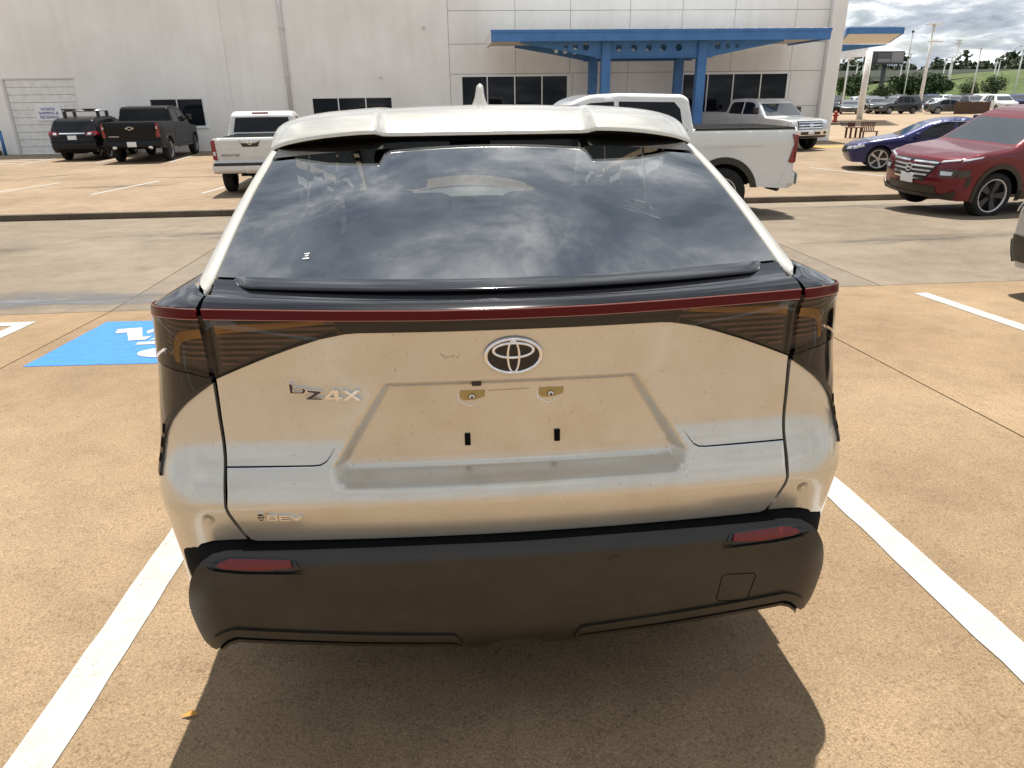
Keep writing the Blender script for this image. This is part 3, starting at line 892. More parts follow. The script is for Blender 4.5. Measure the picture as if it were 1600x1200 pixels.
def sy(y, z, fy=fG, crown=0.068):
    W = float(fW(z)); s0 = W - RC
    return s0 + RC * math.pi / 2 + (y - (float(fy(z)) + crown * s0 ** 2 + RC))
def zs(s):   # centre height of the light bar along the rear
    return np.interp(np.abs(s), [0, .2, .4, .6, .73, .80, .90, 1.0, 1.25], [1.257, 1.2585, 1.2635, 1.2695, 1.2735, 1.2735, 1.267, 1.258, 1.245])
def both(f):
    for sgn in (1, -1): f(sgn)
def mir(poly, sgn): return [(p[0] * sgn, p[1]) for p in poly]
# body edge below the lamps (right half, from centre outwards)
EDGE = [(0, 1.2135), (.153, 1.2135), (.309, 1.215), (.37, 1.2155), (.402, 1.2135), (.464, 1.2015), (.528, 1.1815), (.592, 1.159), (.656, 1.134), (.7275, 1.104)]
# ---- tailgate skin, upper
LOWL = [(.7255, .8785), (.52, .8785), (.487, .8785), (.470, .886), (.458, .90), (.437, .945), (.405, 1.0), (.372, 1.047), (.350, 1.075), (.325, 1.0905), (.29, 1.094), (0, 1.094)]
GL = [(.7275, 1.0), (.7255, .90), (.7255, .8745), (.724, .82), (.7265, .786), (.722, .766), (.7, .70), (.688, .678), (.672, .671)]
tg = [(-a, b) for a, b in EDGE[::-1]] + EDGE[1:] + GL + [(-a, b) for a, b in GL[::-1]]
tail = patch('tailgate', tg, PG, M_pearl, car, step=.012, bstep=.012, rim=.014, gap=.0016, extra=REC_PTS)
def seam_line(sg):
    c = [(.7235, .8785), (.60, .8785), (.505, .8785), (.488, .880), (.474, .887), (.463, .900), (.451, .920)]
    w = [.0020, .0019, .0017, .0016, .0013, .0009, .0003]
    q = [(a, b - k) for (a, b), k in zip(c, w)] + [(a + k * .6, b + k) for (a, b), k in list(zip(c, w))[::-1]]
    patch('panel_gap', mir(q, sg), PG, M_seam, tail, step=.02, bstep=.01, off=.0008)
    q = [(a, b - .0020 - k) for (a, b), k in zip(c[:4], w)] + [(a, b - .0022) for a, b in c[:4][::-1]]
    patch('panel_edge', mir(q, sg), PG, M_chrome, tail, step=.03, bstep=.02, off=.0012)
both(seam_line)
# dark backing behind every joint
patch('inner_frame', [(-.80, .60), (.80, .60), (.80, 1.235), (-.80, 1.235)], lambda s, z: PGn(s, z) + np.array([0, .118, 0]), M_seam, car, step=.04)
# ---- rear quarters (white) wrap round the corner to the wheel arch
AXR, AXF, WR = .80, 3.80, .37
def arch_pts(yc, r, z_lo, n=22, zc=.37):
    a0 = math.asin((z_lo - zc) / r)
    return [(yc + r * math.cos(t), zc + r * math.sin(t)) for t in np.linspace(math.pi - a0, a0, n)]
TRIM = [(.7385, 1.093), (.770, 1.072), (.812, 1.040), (.842, 1.012), (.868, .982), (.888, .950), (.899, .915), (.906, .875), (.911, .842)]
def quarter(sg):
    p = [(.7355, 1.088), (.7345, 1.0), (.7315, .90), (.7320, .786), (.728, .764), (.707, .70), (.695, .678)]
    p += [(.745, .6765), (.79, .673), (.822, .660), (.848, .632), (.862, .595), (.872, .55), (.882, .505), (.90, .485)]
    p = [(xs(a, b), b) for a, b in p]
    arch = [(y, z) for y, z in arch_pts(AXR, .455, .43)]
    p += [(sy(.30, .47), .47), (sy(arch[0][0], .45), .45)]
    p += [(sy(y, z), z) for y, z in arch[1:13]]
    p += [(sy(.80, .86), .86), (sy(.5, .93), .93), (sy(.2, .86), .86)]
    p += [(xs(a, b), b) for a, b in TRIM[::-1]]
    patch('rear_quarter_panel', mir(p, sg), PGn, M_pearl, car, step=.03, bstep=.02, rim=.014, gap=.0014, flip=(sg < 0) and False)
both(quarter)
def side_body(sg):
    ar = arch_pts(AXR, .455, .43); af = arch_pts(AXF, .455, .43)
    p = [(sy(y, z), z) for y, z in ar[12:]]
    p += [(sy(1.4, .36), .36), (sy(2.6, .36), .36)]
    p += [(sy(y, z), z) for y, z in af]
    p += [(sy(4.45, .45), .45), (sy(4.55, .7), .7), (sy(4.5, .98), .98), (sy(4.0, 1.10), 1.10), (sy(3.2, 1.20), 1.20), (sy(2.0, 1.255), 1.255), (sy(.9, 1.262), 1.262), (sy(.80, 1.1), 1.1), (sy(.80, .862), .862)]
    patch('body_side', mir(p, sg), PGn, M_pearl, car, step=.12, bstep=.06, rim=.01)
    for yy in (1.45, 2.55):
        patch('door_gap', mir([(sy(yy, .45), .45), (sy(yy + .008, .45), .45), (sy(yy + .008, 1.22), 1.22), (sy(yy, 1.22), 1.22)], sg), PGn, M_seam, car, step=.2, off=.002 if sg > 0 else .002)
    # cladding over both arches
    for yc in (AXR, AXF):
        o = arch_pts(yc, .53, .40, 26); i = arch_pts(yc, .43, .40, 26)
        q = [(sy(y, z), z) for y, z in o] + [(sy(y, z), z) for y, z in i[::-1]]
        patch('arch_cladding', mir(q, sg), PGn, M_plastic, car, step=.06, bstep=.04, rim=.03, off=.012)
both(side_body)
# ---- black corner trim between lamp and arch
def corner_trim(sg):
    t = [(xs(a, b), b) for a, b in TRIM]
    p = [(xs(.7385, 1.105), 1.105), *t, (sy(.16, .85), .85), (sy(.30, .84), .84), (sy(.42, .80), .80), (sy(.55, .88), .88), (sy(.79, .90), .90), (sy(.79, 1.12), 1.12), (sy(.3, 1.125), 1.125), (xs(.90, 1.128), 1.128), (xs(.85, 1.125), 1.125), (xs(.79, 1.118), 1.118)]
    o = patch('corner_trim', mir(p, sg), PGn, M_gloss, car, step=.03, bstep=.02, rim=.02, off=.003)
    # raised lip along the lower edge
    lip = [(xs(a, b), b) for a, b in [(.7385, 1.099), (.772, 1.080), (.815, 1.050), (.850, 1.020), (.878, .988), (.897, .953), (.909, .915), (.916, .875), (.918, .845)]]
    inn = [(xs(a, b), b) for a, b in [(.911, .838), (.906, .872), (.898, .915), (.886, .950), (.866, .982), (.840, 1.012), (.810, 1.040), (.768, 1.071), (.7385, 1.091)]]
    patch('trim_lip', mir(lip + inn, sg), PGn, M_plastic, car, step=.02, bstep=.015, rim=.012, off=.006)
    for (za, zb, x0, x1) in ((.945, .972, .8885, .8925), (.905, .932, .9005, .9045), (.868, .890, .9085, .9115)):
        patch('vent_slot', mir([(xs(x0, za), za), (xs(x1 + .006, za), za), (xs(x1, zb), zb), (xs(x0 - .006, zb), zb)], sg), PGn, M_seam, o, step=.03, off=.0067)
both(corner_trim)
def fender_top(sg):
    p = [(1.155, 1.131), (sy(.5, 1.129), 1.129), (sy(.798, 1.125), 1.125), (sy(.798, 1.258), 1.258), (sy(.5, 1.25), 1.25), (1.155, 1.243)]
    patch('fender_top', mir(p, sg), PGn, M_pearl, car, step=.06, bstep=.04, rim=.012)
both(fender_top)
# ---- lamps
def lens(name, poly, depth, mat_out=M_lens):
    o = patch(name, poly, PGn, mat_out, car, step=.03, bstep=.02, rim=.0, off=.006, gap=.0015)
    return o
def lamps(sg):
    s_in = .7265
    tops = [(s, float(zs(s)) - .0135) for s in np.linspace(.42, s_in, 12)]
    inner = [(a, b + .001) for a, b in EDGE if a >= .402] + tops[::-1]
    lo = lens('tail_lamp', mir(inner, sg), .02)
    out_top = [(s, float(zs(s)) - .0135) for s in np.linspace(.7385, 1.15, 14)]
    outer = [(.7385, 1.107), (xs(.79, 1.121), 1.121), (xs(.85, 1.128), 1.128), (xs(.905, 1.131), 1.131), (1.15, 1.130)] + out_top[::-1]
    lo2 = lens('tail_lamp', mir(outer, sg), .02)
    # bowl behind the lens, ribs, amber strips imitating the ground's gold reflection
    back = lambda d: (lambda s, z: PGn(s, z) + np.stack([-np.sign(np.asarray(s, float)) * d * np.clip((np.abs(s) - .75) / .2, 0, 1), d * (1 - np.clip((np.abs(s) - .75) / .4, 0, 1)), 0 * np.asarray(z, float)], -1))
    patch('reflector_bowl', mir(inner, sg), back(.030), M_darklens, lo, step=.04)
    patch('reflector_bowl', mir(outer, sg), back(.030), M_darklens, lo2, step=.04)
    for k in range(9):
        z = 1.118 + k * .0145
        sl = np.interp(z, [b for a, b in EDGE[::-1] if a >= .402], [a for a, b in EDGE[::-1] if a >= .402]) + .012
        if sl < .70:
            patch('lamp_rib', mir([(sl, z), (.715, z), (.715, z + .006), (sl + .012, z + .006)], sg), back(.022), M_rib, lo, step=.05)
        if z > 1.134: patch('lamp_rib', mir([(.752, z), (.96, z + .002), (.96, z + .008), (.752, z + .006)], sg), back(.022), M_rib, lo2, step=.04)
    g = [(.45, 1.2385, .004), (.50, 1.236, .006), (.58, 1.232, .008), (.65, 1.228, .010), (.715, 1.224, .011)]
    patch('lens_reflection', mir([(a, b - c) for a, b, c in g] + [(a, b + c) for a, b, c in g[::-1]], sg), back(.018), M_amber, lo, step=.03)
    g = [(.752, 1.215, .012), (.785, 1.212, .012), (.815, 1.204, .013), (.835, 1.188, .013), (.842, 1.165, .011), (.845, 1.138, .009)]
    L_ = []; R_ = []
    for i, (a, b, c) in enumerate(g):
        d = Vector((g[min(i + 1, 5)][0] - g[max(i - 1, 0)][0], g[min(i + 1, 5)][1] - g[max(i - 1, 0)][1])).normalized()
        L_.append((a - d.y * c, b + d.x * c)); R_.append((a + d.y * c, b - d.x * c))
    patch('lens_reflection', mir(L_ + R_[::-1], sg), back(.018), M_amber, lo2, step=.03)
    # bright side cells
    for k in range(3):
        z = 1.145 + k * .034
        patch('side_cell', mir([(xs(.885, z), z), (xs(.918, z), z), (xs(.918, z), z + .022), (xs(.885, z), z + .026)], sg), back(.014), M_clearlens, lo2, step=.03)
both(lamps)
# smoked centre bar under the strip
cs = np.linspace(-.42, .42, 31)
cb = [(s, float(np.interp(abs(s), [a for a, b in EDGE], [b for a, b in EDGE])) + .001) for s in cs] + [(s, float(zs(s)) - .0135) for s in cs[::-1]]
patch('centre_lamp_bar', cb, PGn, M_gloss, car, step=.03, bstep=.02, rim=.01, off=.004)
# red strip with pale edges
def band(name, s0, s1, lo, hi, mat, off, parent=car, rim=.006):
    ss = np.linspace(s0, s1, max(4, int(abs(s1 - s0) / .03)))
    return patch(name, [(s, float(zs(s)) + lo) for s in ss] + [(s, float(zs(s)) + hi) for s in ss[::-1]], PGn, mat, parent, step=.03, bstep=.02, rim=rim, off=off)
M_edge = pmat('strip_edge', (0.30, 0.13, 0.12), 0.2, coat=0.6)
for s0, s1 in ((-.7265, .7265), (.7385, 1.16), (-1.16, -.7385)):
    lb = band('light_bar', s0, s1, -.0105, .0105, M_strip, .0075)
    band('bar_edge', s0, s1, .0107, .0127, M_edge, .0072, lb, .003); band('bar_edge', s0, s1, -.0127, -.0107, M_edge, .0072, lb, .003)
# ---- gloss black ledge above the bar and shoulder caps
def c2(x):
    q = 1 - (x / .734) ** 2
    return np.stack([x, 0.0 - .045 * q, 1.302 - .026 * q], -1)
def ledge():
    x = np.linspace(-.7265, .7265, 61)
    a = PGn(x, zs(x) + .0135) + np.array([0, -.004, 0])
    b = c2(x)
    rows = []
    for v in np.linspace(0, 1, 8):
        r = a * (1 - v) + b * v
        r[:, 2] += .010 * np.sin(math.pi * v) ** .8
        rows.append(r)
    grid_surf('ledge_panel', np.array(rows), M_gloss, car)
    # sheet from the ledge up to the glass, in the shade of the lip
    g = glass_pt(np.linspace(-1, 1, 61), np.zeros(61))
    rows = [b * (1 - v) + g * v + np.array([0, .0, -.004 * math.sin(math.pi * v)]) for v in np.linspace(0, 1, 5)]
    grid_surf('spoiler_base', np.array(rows), M_gloss, car)
fgl_x = lambda v: .744 - .009 * v
def glass_pt(u, v):
    """u in -1..1 across, v 0 bottom .. 1 top"""
    u = np.asarray(u, float); v = np.asarray(v, float)
    hw = .744 - .009 * v
    q = 1 - u ** 2
    y = .10 + (.93 - .10) * v - q * (.065 * (1 - v) + .0 * v)
    z = 1.322 + (1.612 - 1.322) * v + .016 * np.sin(math.pi * v) + q * (-.018 * (1 - v) + .038 * v)
    return np.stack([u * hw, y, z], -1)
ledge()
def glassm(name, u0, u1, v0, v1, mat, off=0.0, nu=40, nv=24, parent=car):
    U, V = np.meshgrid(np.linspace(u0, u1, nu), np.linspace(v0, v1, nv))
    return grid_surf(name, glass_pt(U, V) + np.array([0, -off * .35, off]), mat, parent)
rg = glassm('rear_window', -.995, .995, .012, 1.0, M_tint)
glassm('window_frit', -.995, -.955, .012, 1.0, M_gloss, -.004, 4, 24, rg); glassm('window_frit', .955, .995, .012, 1.0, M_gloss, -.004, 4, 24, rg)
glassm('window_frit', -.955, .955, .012, .05, M_gloss, -.004, 30, 3, rg)
glassm('spoiler_pad', .49, 1.0, .905, 1.17, M_plastic, .005, 14, 8); glassm('spoiler_pad', -1.0, -.49, .905, 1.17, M_plastic, .005, 14, 8)
glassm('spoiler_pad', -.50, .50, .975, 1.14, M_seam, .002, 20, 6)
# ducktail lip
def ducktail():
    x = np.linspace(-.695, .695, 81)
    e = np.clip((.695 - np.abs(x)) / .05, 0, 1) ** .5
    g = glass_pt(x / .74, 0.02 + 0 * x)
    q = 1 - (x / .744) ** 2
    te = np.stack([x, g[:, 1] - .055 * e - .012, g[:, 2] - .010 - .004 * e], -1)
    prof = [g + np.array([0, .01, .001])]
    for v in (.3, .6, .85): prof.append(g * (1 - v) + te * v + np.array([0, 0, 1]) * (.002 * e * math.sin(math.pi * v))[:, None])
    prof.append(te + np.array([0, .003, .001])); prof.append(te + np.array([0, .0, -.002])); prof.append(te + np.array([0, .001, -.006])); prof.append(te + np.array([0, .008, -.009]))
    prof.append(g * .7 + te * .3 + np.array([0, 0, -.012])); prof.append(g + np.array([0, .01, -.012]))
    grid_surf('ducktail_spoiler', np.array(prof), M_gloss, car, flip=True)
ducktail()
def shoulder(sg):
    n = 40
    yy = np.linspace(0, 1, n)
    s = np.concatenate([np.linspace(.7385, 1.06, 22), np.linspace(1.08, 1.75, n - 22)])
    out = PGn(s, np.where(s < 1.25, zs(s), 1.245) + .0135)
    yi = np.interp(np.arange(n), [0, 4, 10, 18, n - 1], [-.002, .010, .07, .20, out[-1, 1]])
    xi = np.interp(np.arange(n), [0, 4, 10, 18, n - 1], [.7385, .752, .784, .796, .80])
    zi = np.interp(np.arange(n), [0, 4, 10, 18, n - 1], [1.302, 1.305, 1.317, 1.323, 1.335])
    inn = np.stack([xi, yi, zi], -1)
    rows = []
    for v in np.linspace(0, 1, 9):
        r = out * (1 - v) + inn * v
        r[:, 2] += .006 * math.sin(math.pi * v) ** .7 * np.interp(np.arange(n), [0, 6], [.7, 1.0])
        rows.append(r)
    A = np.array(rows) * np.array([sg, 1, 1])
    grid_surf('shoulder_trim', A, M_gloss, car, flip=(sg < 0))
both(shoulder)
# ---- rear pillars
def pillar(sg):
    n = 30
    v = np.concatenate([np.linspace(-.112, -.01, 6), np.linspace(0, 1.0, n - 6)])
    inn = glass_pt(np.ones(n), np.maximum(v, 0))
    lowv = np.minimum(v, 0)
    inn[:, 1] += lowv * .83; inn[:, 2] += lowv * .165
    wd = np.interp(v, [-.112, -.10, -.07, -.03, 0, .5, 1], [.004, .016, .032, .041, .044, .034, .030])
    out = np.stack([inn[:, 0] + wd, inn[:, 1] + .045, inn[:, 2] + .002], -1)
    rows = [inn + np.array([-.001, .012, -.010])]
    for t in np.linspace(0, 1, 9):
        th = t * math.pi / 2
        rows.append(inn + (out - inn) * np.stack([np.full(n, math.sin(th)), np.full(n, 1 - math.cos(th)), np.full(n, t)], -1) + np.array([0, 0, .006]) * math.sin(math.pi * t))
    fw = out + np.array([.012, .34, .0])
    rows.append(out + np.array([.006, .10, .002])); rows.append(fw)
    A = np.array(rows) * np.array([sg, 1, 1])
    grid_surf('rear_pillar', A, M_pearl, car, flip=(sg > 0))
both(pillar)
# foot of the pillar: tiny black seal
# ---- roof with rear spoiler
def te_y(x):
    a = np.abs(x)
    return np.where(a < .36, .905, np.interp(a, [.36, .384, .55, .68, .766], [.900, .846, .872, .918, .975]))
def te_z(x):
    a = np.abs(x)
    return np.interp(a, [0, .36, .384, .46, .55, .64, .70, .74, .766], [1.673, 1.673, 1.681, 1.679, 1.672, 1.661, 1.650, 1.640, 1.628])
rsx = np.array([0, .10, .20, .28, .34, .364, .374, .384, .40, .44, .50, .56, .62, .66, .70, .725, .745, .758, .766])
RX_ = np.concatenate([-rsx[::-1][:-1], rsx])
def roof_z(x, y):
    a = np.abs(x)
    sec = np.interp(a, [0, .2, .40, .55, .62, .68, .72, .745, .758, .766], [0, -.003, -.011, -.022, -.031, -.043, -.058, -.077, -.098, -.128])
    cz = np.interp(y, [1.2, 1.5, 2.0, 2.6, 3.05], [1.775, 1.784, 1.790, 1.775, 1.735])
    step = np.where(a < .374, -.005, 0.0)
    return cz + sec + step
def roof():
    rows = []
    ze = te_z(RX_); ye = te_y(RX_)
    y1 = 1.22
    for v in np.linspace(0, 1, 12):
        y = ye * (1 - v) + y1 * v
        z = ze * (1 - v) + roof_z(RX_, y1) * v + .022 * math.sin(math.pi * v)
        rows.append(np.stack([RX_ * (1 + .045 * v), y, z], -1))
    for y in np.linspace(1.3, 3.05, 15):
        rows.append(np.stack([RX_ * np.interp(y, [1.3, 3.05], [1.045, .95]), np.full_like(RX_, y), roof_z(RX_, y)], -1))
    edge = rows[0]
    pre = [edge + np.array([0, .13, -.035]), edge + np.array([0, .05, -.026]), edge + np.array([0, .012, -.020]), edge + np.array([0, -.002, -.014]), edge + np.array([0, -.003, -.004])]
    A = np.array(pre[3:] + rows)
    grid_surf('roof_panel', A, M_pearl, car, flip=False)
    grid_surf('spoiler_underside', np.array(pre[:4]), M_plastic, car)
    # brow: fold lines beside the centre channel are in the section itself; headliner hides the inside
    hl = [np.stack([RX_ * .93, np.full_like(RX_, y), roof_z(RX_, max(y, 1.22)) - .045], -1) for y in (1.02, 1.5, 2.0, 2.6, 3.0)]
    grid_surf('headliner', np.array(hl), M_liner, car)
roof()
# greenhouse sides: (y,z) domain
fGW = pchip([1.20, 1.30, 1.33, 1.45, 1.6, 1.66, 1.70], [.90, .84, .80, .785, .766, .757, .735])
def gside(sg):
    def Q(y, z):
        y = np.asarray(y, float); z = np.asarray(z, float)
        return np.stack([sg * (fGW(z) - .06 * np.clip((y - 2.6) / 1.4, 0, 1) ** 2), y, z], -1)
    outl = [(.32, 1.335), (.7, 1.475), (1.05, 1.60), (1.3, 1.655), (2.0, 1.675), (2.7, 1.655), (3.1, 1.60), (3.9, 1.21), (3.2, 1.21), (2.0, 1.26), (1.0, 1.29), (.6, 1.315)]
    w1 = [(.95, 1.40), (1.18, 1.55), (1.42, 1.615), (1.62, 1.62), (1.62, 1.30), (1.2, 1.315)]
    w2 = [(1.68, 1.30), (1.68, 1.622), (2.45, 1.62), (2.55, 1.285)]
    w3 = [(2.60, 1.285), (2.52, 1.618), (2.78, 1.595), (3.10, 1.52), (3.55, 1.30), (3.5, 1.27)]
    patch('greenhouse_side', outl, Q, M_pearl, car, [w1, w2, w3], step=.12, bstep=.07, flip=(sg < 0))
    for w in (w1, w2, w3): patch('side_window', w, Q, M_tint, car, step=.15, bstep=.08, off=-.006, flip=(sg < 0))
both(gside)
# windscreen, bonnet, nose
ws = []
for v in np.linspace(0, 1, 8):
    x = np.linspace(-1, 1, 21)
    ws.append(np.stack([x * (.72 + .05 * v), 3.02 + .98 * v + .10 * (1 - x ** 2) * v, 1.735 - .53 * v - .05 * x ** 2], -1))
grid_surf('windscreen', np.array(ws), M_clear, car)
hd = []
for v in np.linspace(0, 1, 10):
    x = np.linspace(-1, 1, 21)
    hd.append(np.stack([x * (.86 - .10 * v ** 2), 3.95 + .72 * v + .06 * (1 - x ** 2), 1.205 - .16 * v - .14 * max(v - .8, 0) / .2 - .03 * x ** 2], -1))
grid_surf('bonnet', np.array(hd), M_pearl, car)
ns = []
for z in np.linspace(.35, .92, 10):
    x = np.linspace(-1, 1, 21)
    ns.append(np.stack([x * .80, 4.72 + .03 * math.sin(z * 4) - .10 * x ** 2, np.full(21, z)], -1))
grid_surf('front_bumper', np.array(ns), M_plastic, car)
# ---- black lower bumper
BE = [(0, .361), (.045, .361), (.062, .352), (.085, .334), (.118, .333), (.140, .338), (.153, .355), (.172, .370), (.21, .374), (.45, .392), (.70, .414), (.745, .4185), (.768, .410), (.790, .388), (.806, .366), (.836, .360), (.848, .380), (.858, .425), (.864, .465), (.864, .505)]
bt = [(.853, .553), (.838, .597), (.818, .632), (.800, .652), (.775, .664), (.74, .668), (.65, .669), (0, .666)]
half = [(xs(a, b), b) for a, b in BE + bt]
bp = half + [(-a, b) for a, b in half[::-1] if a > 1e-6]
lo_off = lambda s, z: PB(s, z)
bo_ = patch('rear_bumper', bp, lo_off, M_plastic, car, step=.022, bstep=.016, rim=.03)
# lighter lip following the lower edge, and the second blade under it
def blade(sg):
    e = [(.152, .360), (.170, .3725), (.210, .3765), (.45, .3945), (.70, .4165), (.746, .421), (.770, .412), (.792, .390), (.807, .369)]
    q = [(a, b) for a, b in e] + [(a + (.016 if i > 6 else .004 if i == 6 else 0), b + (.024 if 0 < i < 8 else .004)) for i, (a, b) in list(enumerate(e))[::-1]]
    patch('bumper_lip', mir([(xs(a, b), b) for a, b in q], sg), PB, M_plastic, car, step=.02, bstep=.012, rim=.01, off=.007)
    def strip_below(name, d0, d1, dy, mat, rim):
        q2 = [(a, b - d1) for a, b in e] + [(a, b - d0) for a, b in e[::-1]]
        patch(name, mir([(xs(a, b), b) for a, b in q2], sg), lambda s, z: PB(s, z) + np.array([0, dy, 0]), mat, car, step=.03, bstep=.014, rim=rim)
    strip_below('blade_gap', -.004, .018, .006, M_seam, .02)
    strip_below('diffuser_blade', .018, .028, .002, M_plastic, .05)
    # side winglet beside the wheel
    wv = [(.872, .0, .47), (.905, .04, .45), (.912, .10, .41), (.90, .16, .36), (.87, .10, .33), (.855, .02, .36)]
    V = [(sg * x, y, z) for x, y, z in wv] + [(sg * (x - .03), y + .05, z) for x, y, z in wv]
    F = [(0, 1, 2, 3, 4, 5), (6, 7, 8, 9, 10, 11)] + [(i, (i + 1) % 6, 6 + (i + 1) % 6, 6 + i) for i in range(6)]
    mesh_from('arch_winglet', V, F, M_plastic, car)
    # red reflector in its pocket
    pk = [(.555, .632), (.565, .650), (.60, .654), (.735, .658), (.768, .652), (.782, .642), (.765, .628), (.70, .620), (.59, .616)]
    o = patch('reflector_pocket', mir(pk, sg), PB, M_gloss, car, step=.02, bstep=.014, off=.002)
    rf = [(.572, .634), (.576, .6505), (.725, .6545), (.752, .649), (.764, .641), (.742, .634), (.65, .629)]
    patch('reflector', mir(rf, sg), PB, M_redrefl, car, step=.02, bstep=.014, rim=.006, off=.006)
    lipk = [(.545, .619), (.59, .611), (.70, .615), (.765, .623), (.786, .640), (.767, .631), (.70, .6225), (.59, .619)]
    patch('pocket_lip', mir(lipk, sg), PB, M_plastic, car, step=.02, bstep=.014, rim=.006, off=.010)
    # parking sensors
    for r, m_, of in ((.0145, M_seam, .0008), (.0135, M_pearl, .0016), (.0095, M_seam, .0020), (.0085, M_pearl, .0028)):
        cz_, cx_ = .748, .781
        patch('parking_sensor', mir([(xs(cx_ + r * math.cos(t), cz_), cz_ + r * math.sin(t)) for t in np.linspace(0, 2 * math.pi, 20, endpoint=False)], sg), PGn, m_, car, step=.02, bstep=.01, off=of)
both(blade)
# bumper shelf (top) and dark recess at its ends
tb = [(s, .667) for s in np.linspace(-.70, .70, 61)]
rowA = PB(np.array([s for s, _ in tb]), np.full(61, .667)); rowB = PGn(np.array([s for s, _ in tb]), np.full(61, .664)) + np.array([0, .03, 0])
rowA2 = rowA + np.array([0, .008, .004])
grid_surf('bumper_shelf', np.array([rowA, rowA2, rowB]), M_seam, car)
patch('recess_backing', [(-1.02, .44), (1.02, .44), (1.02, .70), (-1.02, .70)], lambda s, z: PB(s, z) * np.array([.97, 1, 1]) + np.array([0, .045, 0]), M_dark, car, step=.05)
# tow-eye cover: a thin groove outline, and a sensor dot
def groove(name, pts, w, fn, off, parent):
    o = [(p[0], p[1]) for p in pts]; i = offset_in(o, w)
    if area2(o) < 0: o = o[::-1]
    patch(name, o, fn, M_seam, parent, [[tuple(v) for v in i]], step=.02, bstep=.012, off=off)
rr = []
for cx_, cz_, a0 in ((.638, .512, 0), (.566, .516, 90), (.560, .452, 180), (.626, .446, 270)):
    rr += [(cx_ + .014 * math.cos(RAD(a0 + t)), cz_ + .014 * math.sin(RAD(a0 + t))) for t in (0, 22, 45, 67, 90)]
groove('tow_eye_cover', rr, .0018, PB, .0012, bo_)
patch('bumper_sensor', [(.255 + .016 * math.cos(t), .605 + .016 * math.sin(t)) for t in np.linspace(0, 6.28, 18, endpoint=False)], PB, M_plastic, bo_, step=.03, bstep=.01, rim=.001, off=.0012)
# ---- emblem
def ering(name, cx_, cz_, a, b, w, mat, off, parent, h=.004):
    th = np.linspace(0, 2 * math.pi, 49)
    rows = []
    for f in np.linspace(0, math.pi, 9):
        k = w / 2 - math.cos(f) * w / 2
        p = PGn(cx_ + (a - k) * np.cos(th), cz_ + (b - k * .92) * np.sin(th))
        p[:, 1] -= off - .004 + h * math.sin(f)
        rows.append(p)
    return grid_surf(name, np.array(rows), mat, parent)
em = patch('emblem', [(.004 + .070 * math.cos(t), 1.146 + .0455 * math.sin(t)) for t in np.linspace(0, 6.283, 44, endpoint=False)], PGn, M_gloss, car, step=.012, bstep=.006, rim=.008, off=.008)
ering('emblem_ring', .004, 1.146, .0735, .0485, .0105, M_chrome, .010, em, .006)
ering('emblem_ring', .004, 1.1605, .0535, .0225, .0085, M_chrome, .012, em)
ering('emblem_ring', .004, 1.1455, .0175, .0440, .0070, M_chrome, .013, em)
# ---- model badge
BZ = {'b': [(-.549, 1.092), (-.539, 1.0915), (-.5365, 1.081), (-.512, 1.0795), (-.505, 1.0735), (-.512, 1.0635), (-.5475, 1.0645)],
      'bh': [(-.538, 1.0765), (-.520, 1.0755), (-.5165, 1.0738), (-.520, 1.0698), (-.5385, 1.0706)],
      'z': [(-.5045, 1.0745), (-.468, 1.0705), (-.470, 1.0652), (-.493, 1.0525), (-.467, 1.0535), (-.470, 1.0465), (-.512, 1.0485), (-.511, 1.0523), (-.488, 1.0652), (-.507, 1.068)],
      'f': [(-.463, 1.0535), (-.443, 1.0722), (-.429, 1.0712), (-.4285, 1.0532), (-.419, 1.0525), (-.4205, 1.0485), (-.4285, 1.0485), (-.429, 1.0452), (-.436, 1.0454), (-.436, 1.0487), (-.464, 1.0495)],
      'fh': [(-.452, 1.0538), (-.441, 1.0648), (-.438, 1.0532)], 'x1': [(-.419, 1.071), (-.409, 1.0702), (-.374, 1.0442), (-.384, 1.0443)], 'x2': [(-.386, 1.0703), (-.375, 1.0693), (-.409, 1.0442), (-.4195, 1.0453)]}
badge = patch('model_badge', BZ['b'], PGn, M_chrome, car, [BZ['bh']], step=.01, bstep=.004, rim=.010, off=.010)
patch('badge_letter', BZ['z'], PGn, M_chrome, badge, step=.01, bstep=.004, rim=.010, off=.0102)
patch('badge_letter', BZ['f'], PGn, M_chrome, badge, [BZ['fh']], step=.01, bstep=.004, rim=.010, off=.010)
patch('badge_letter', BZ['x1'], PGn, M_chrome, badge, step=.01, bstep=.004, rim=.010, off=.010)
patch('badge_letter', BZ['x2'], PGn, M_chrome, badge, step=.01, bstep=.004, rim=.010, off=.0105)
M_navy = pmat('badge_inlay', (0.015, 0.018, 0.03), 0.2, coat=0.5)
patch('badge_inlay', [tuple(v) for v in offset_in(BZ['b'], .0018)], PGn, M_navy, badge, [[tuple(v) for v in offset_in(BZ['bh'], -.0016)]], step=.01, bstep=.003, off=.0108)
patch('badge_inlay', [tuple(v) for v in offset_in(BZ['z'], .0016)], PGn, M_navy, badge, step=.01, bstep=.003, off=.0110)
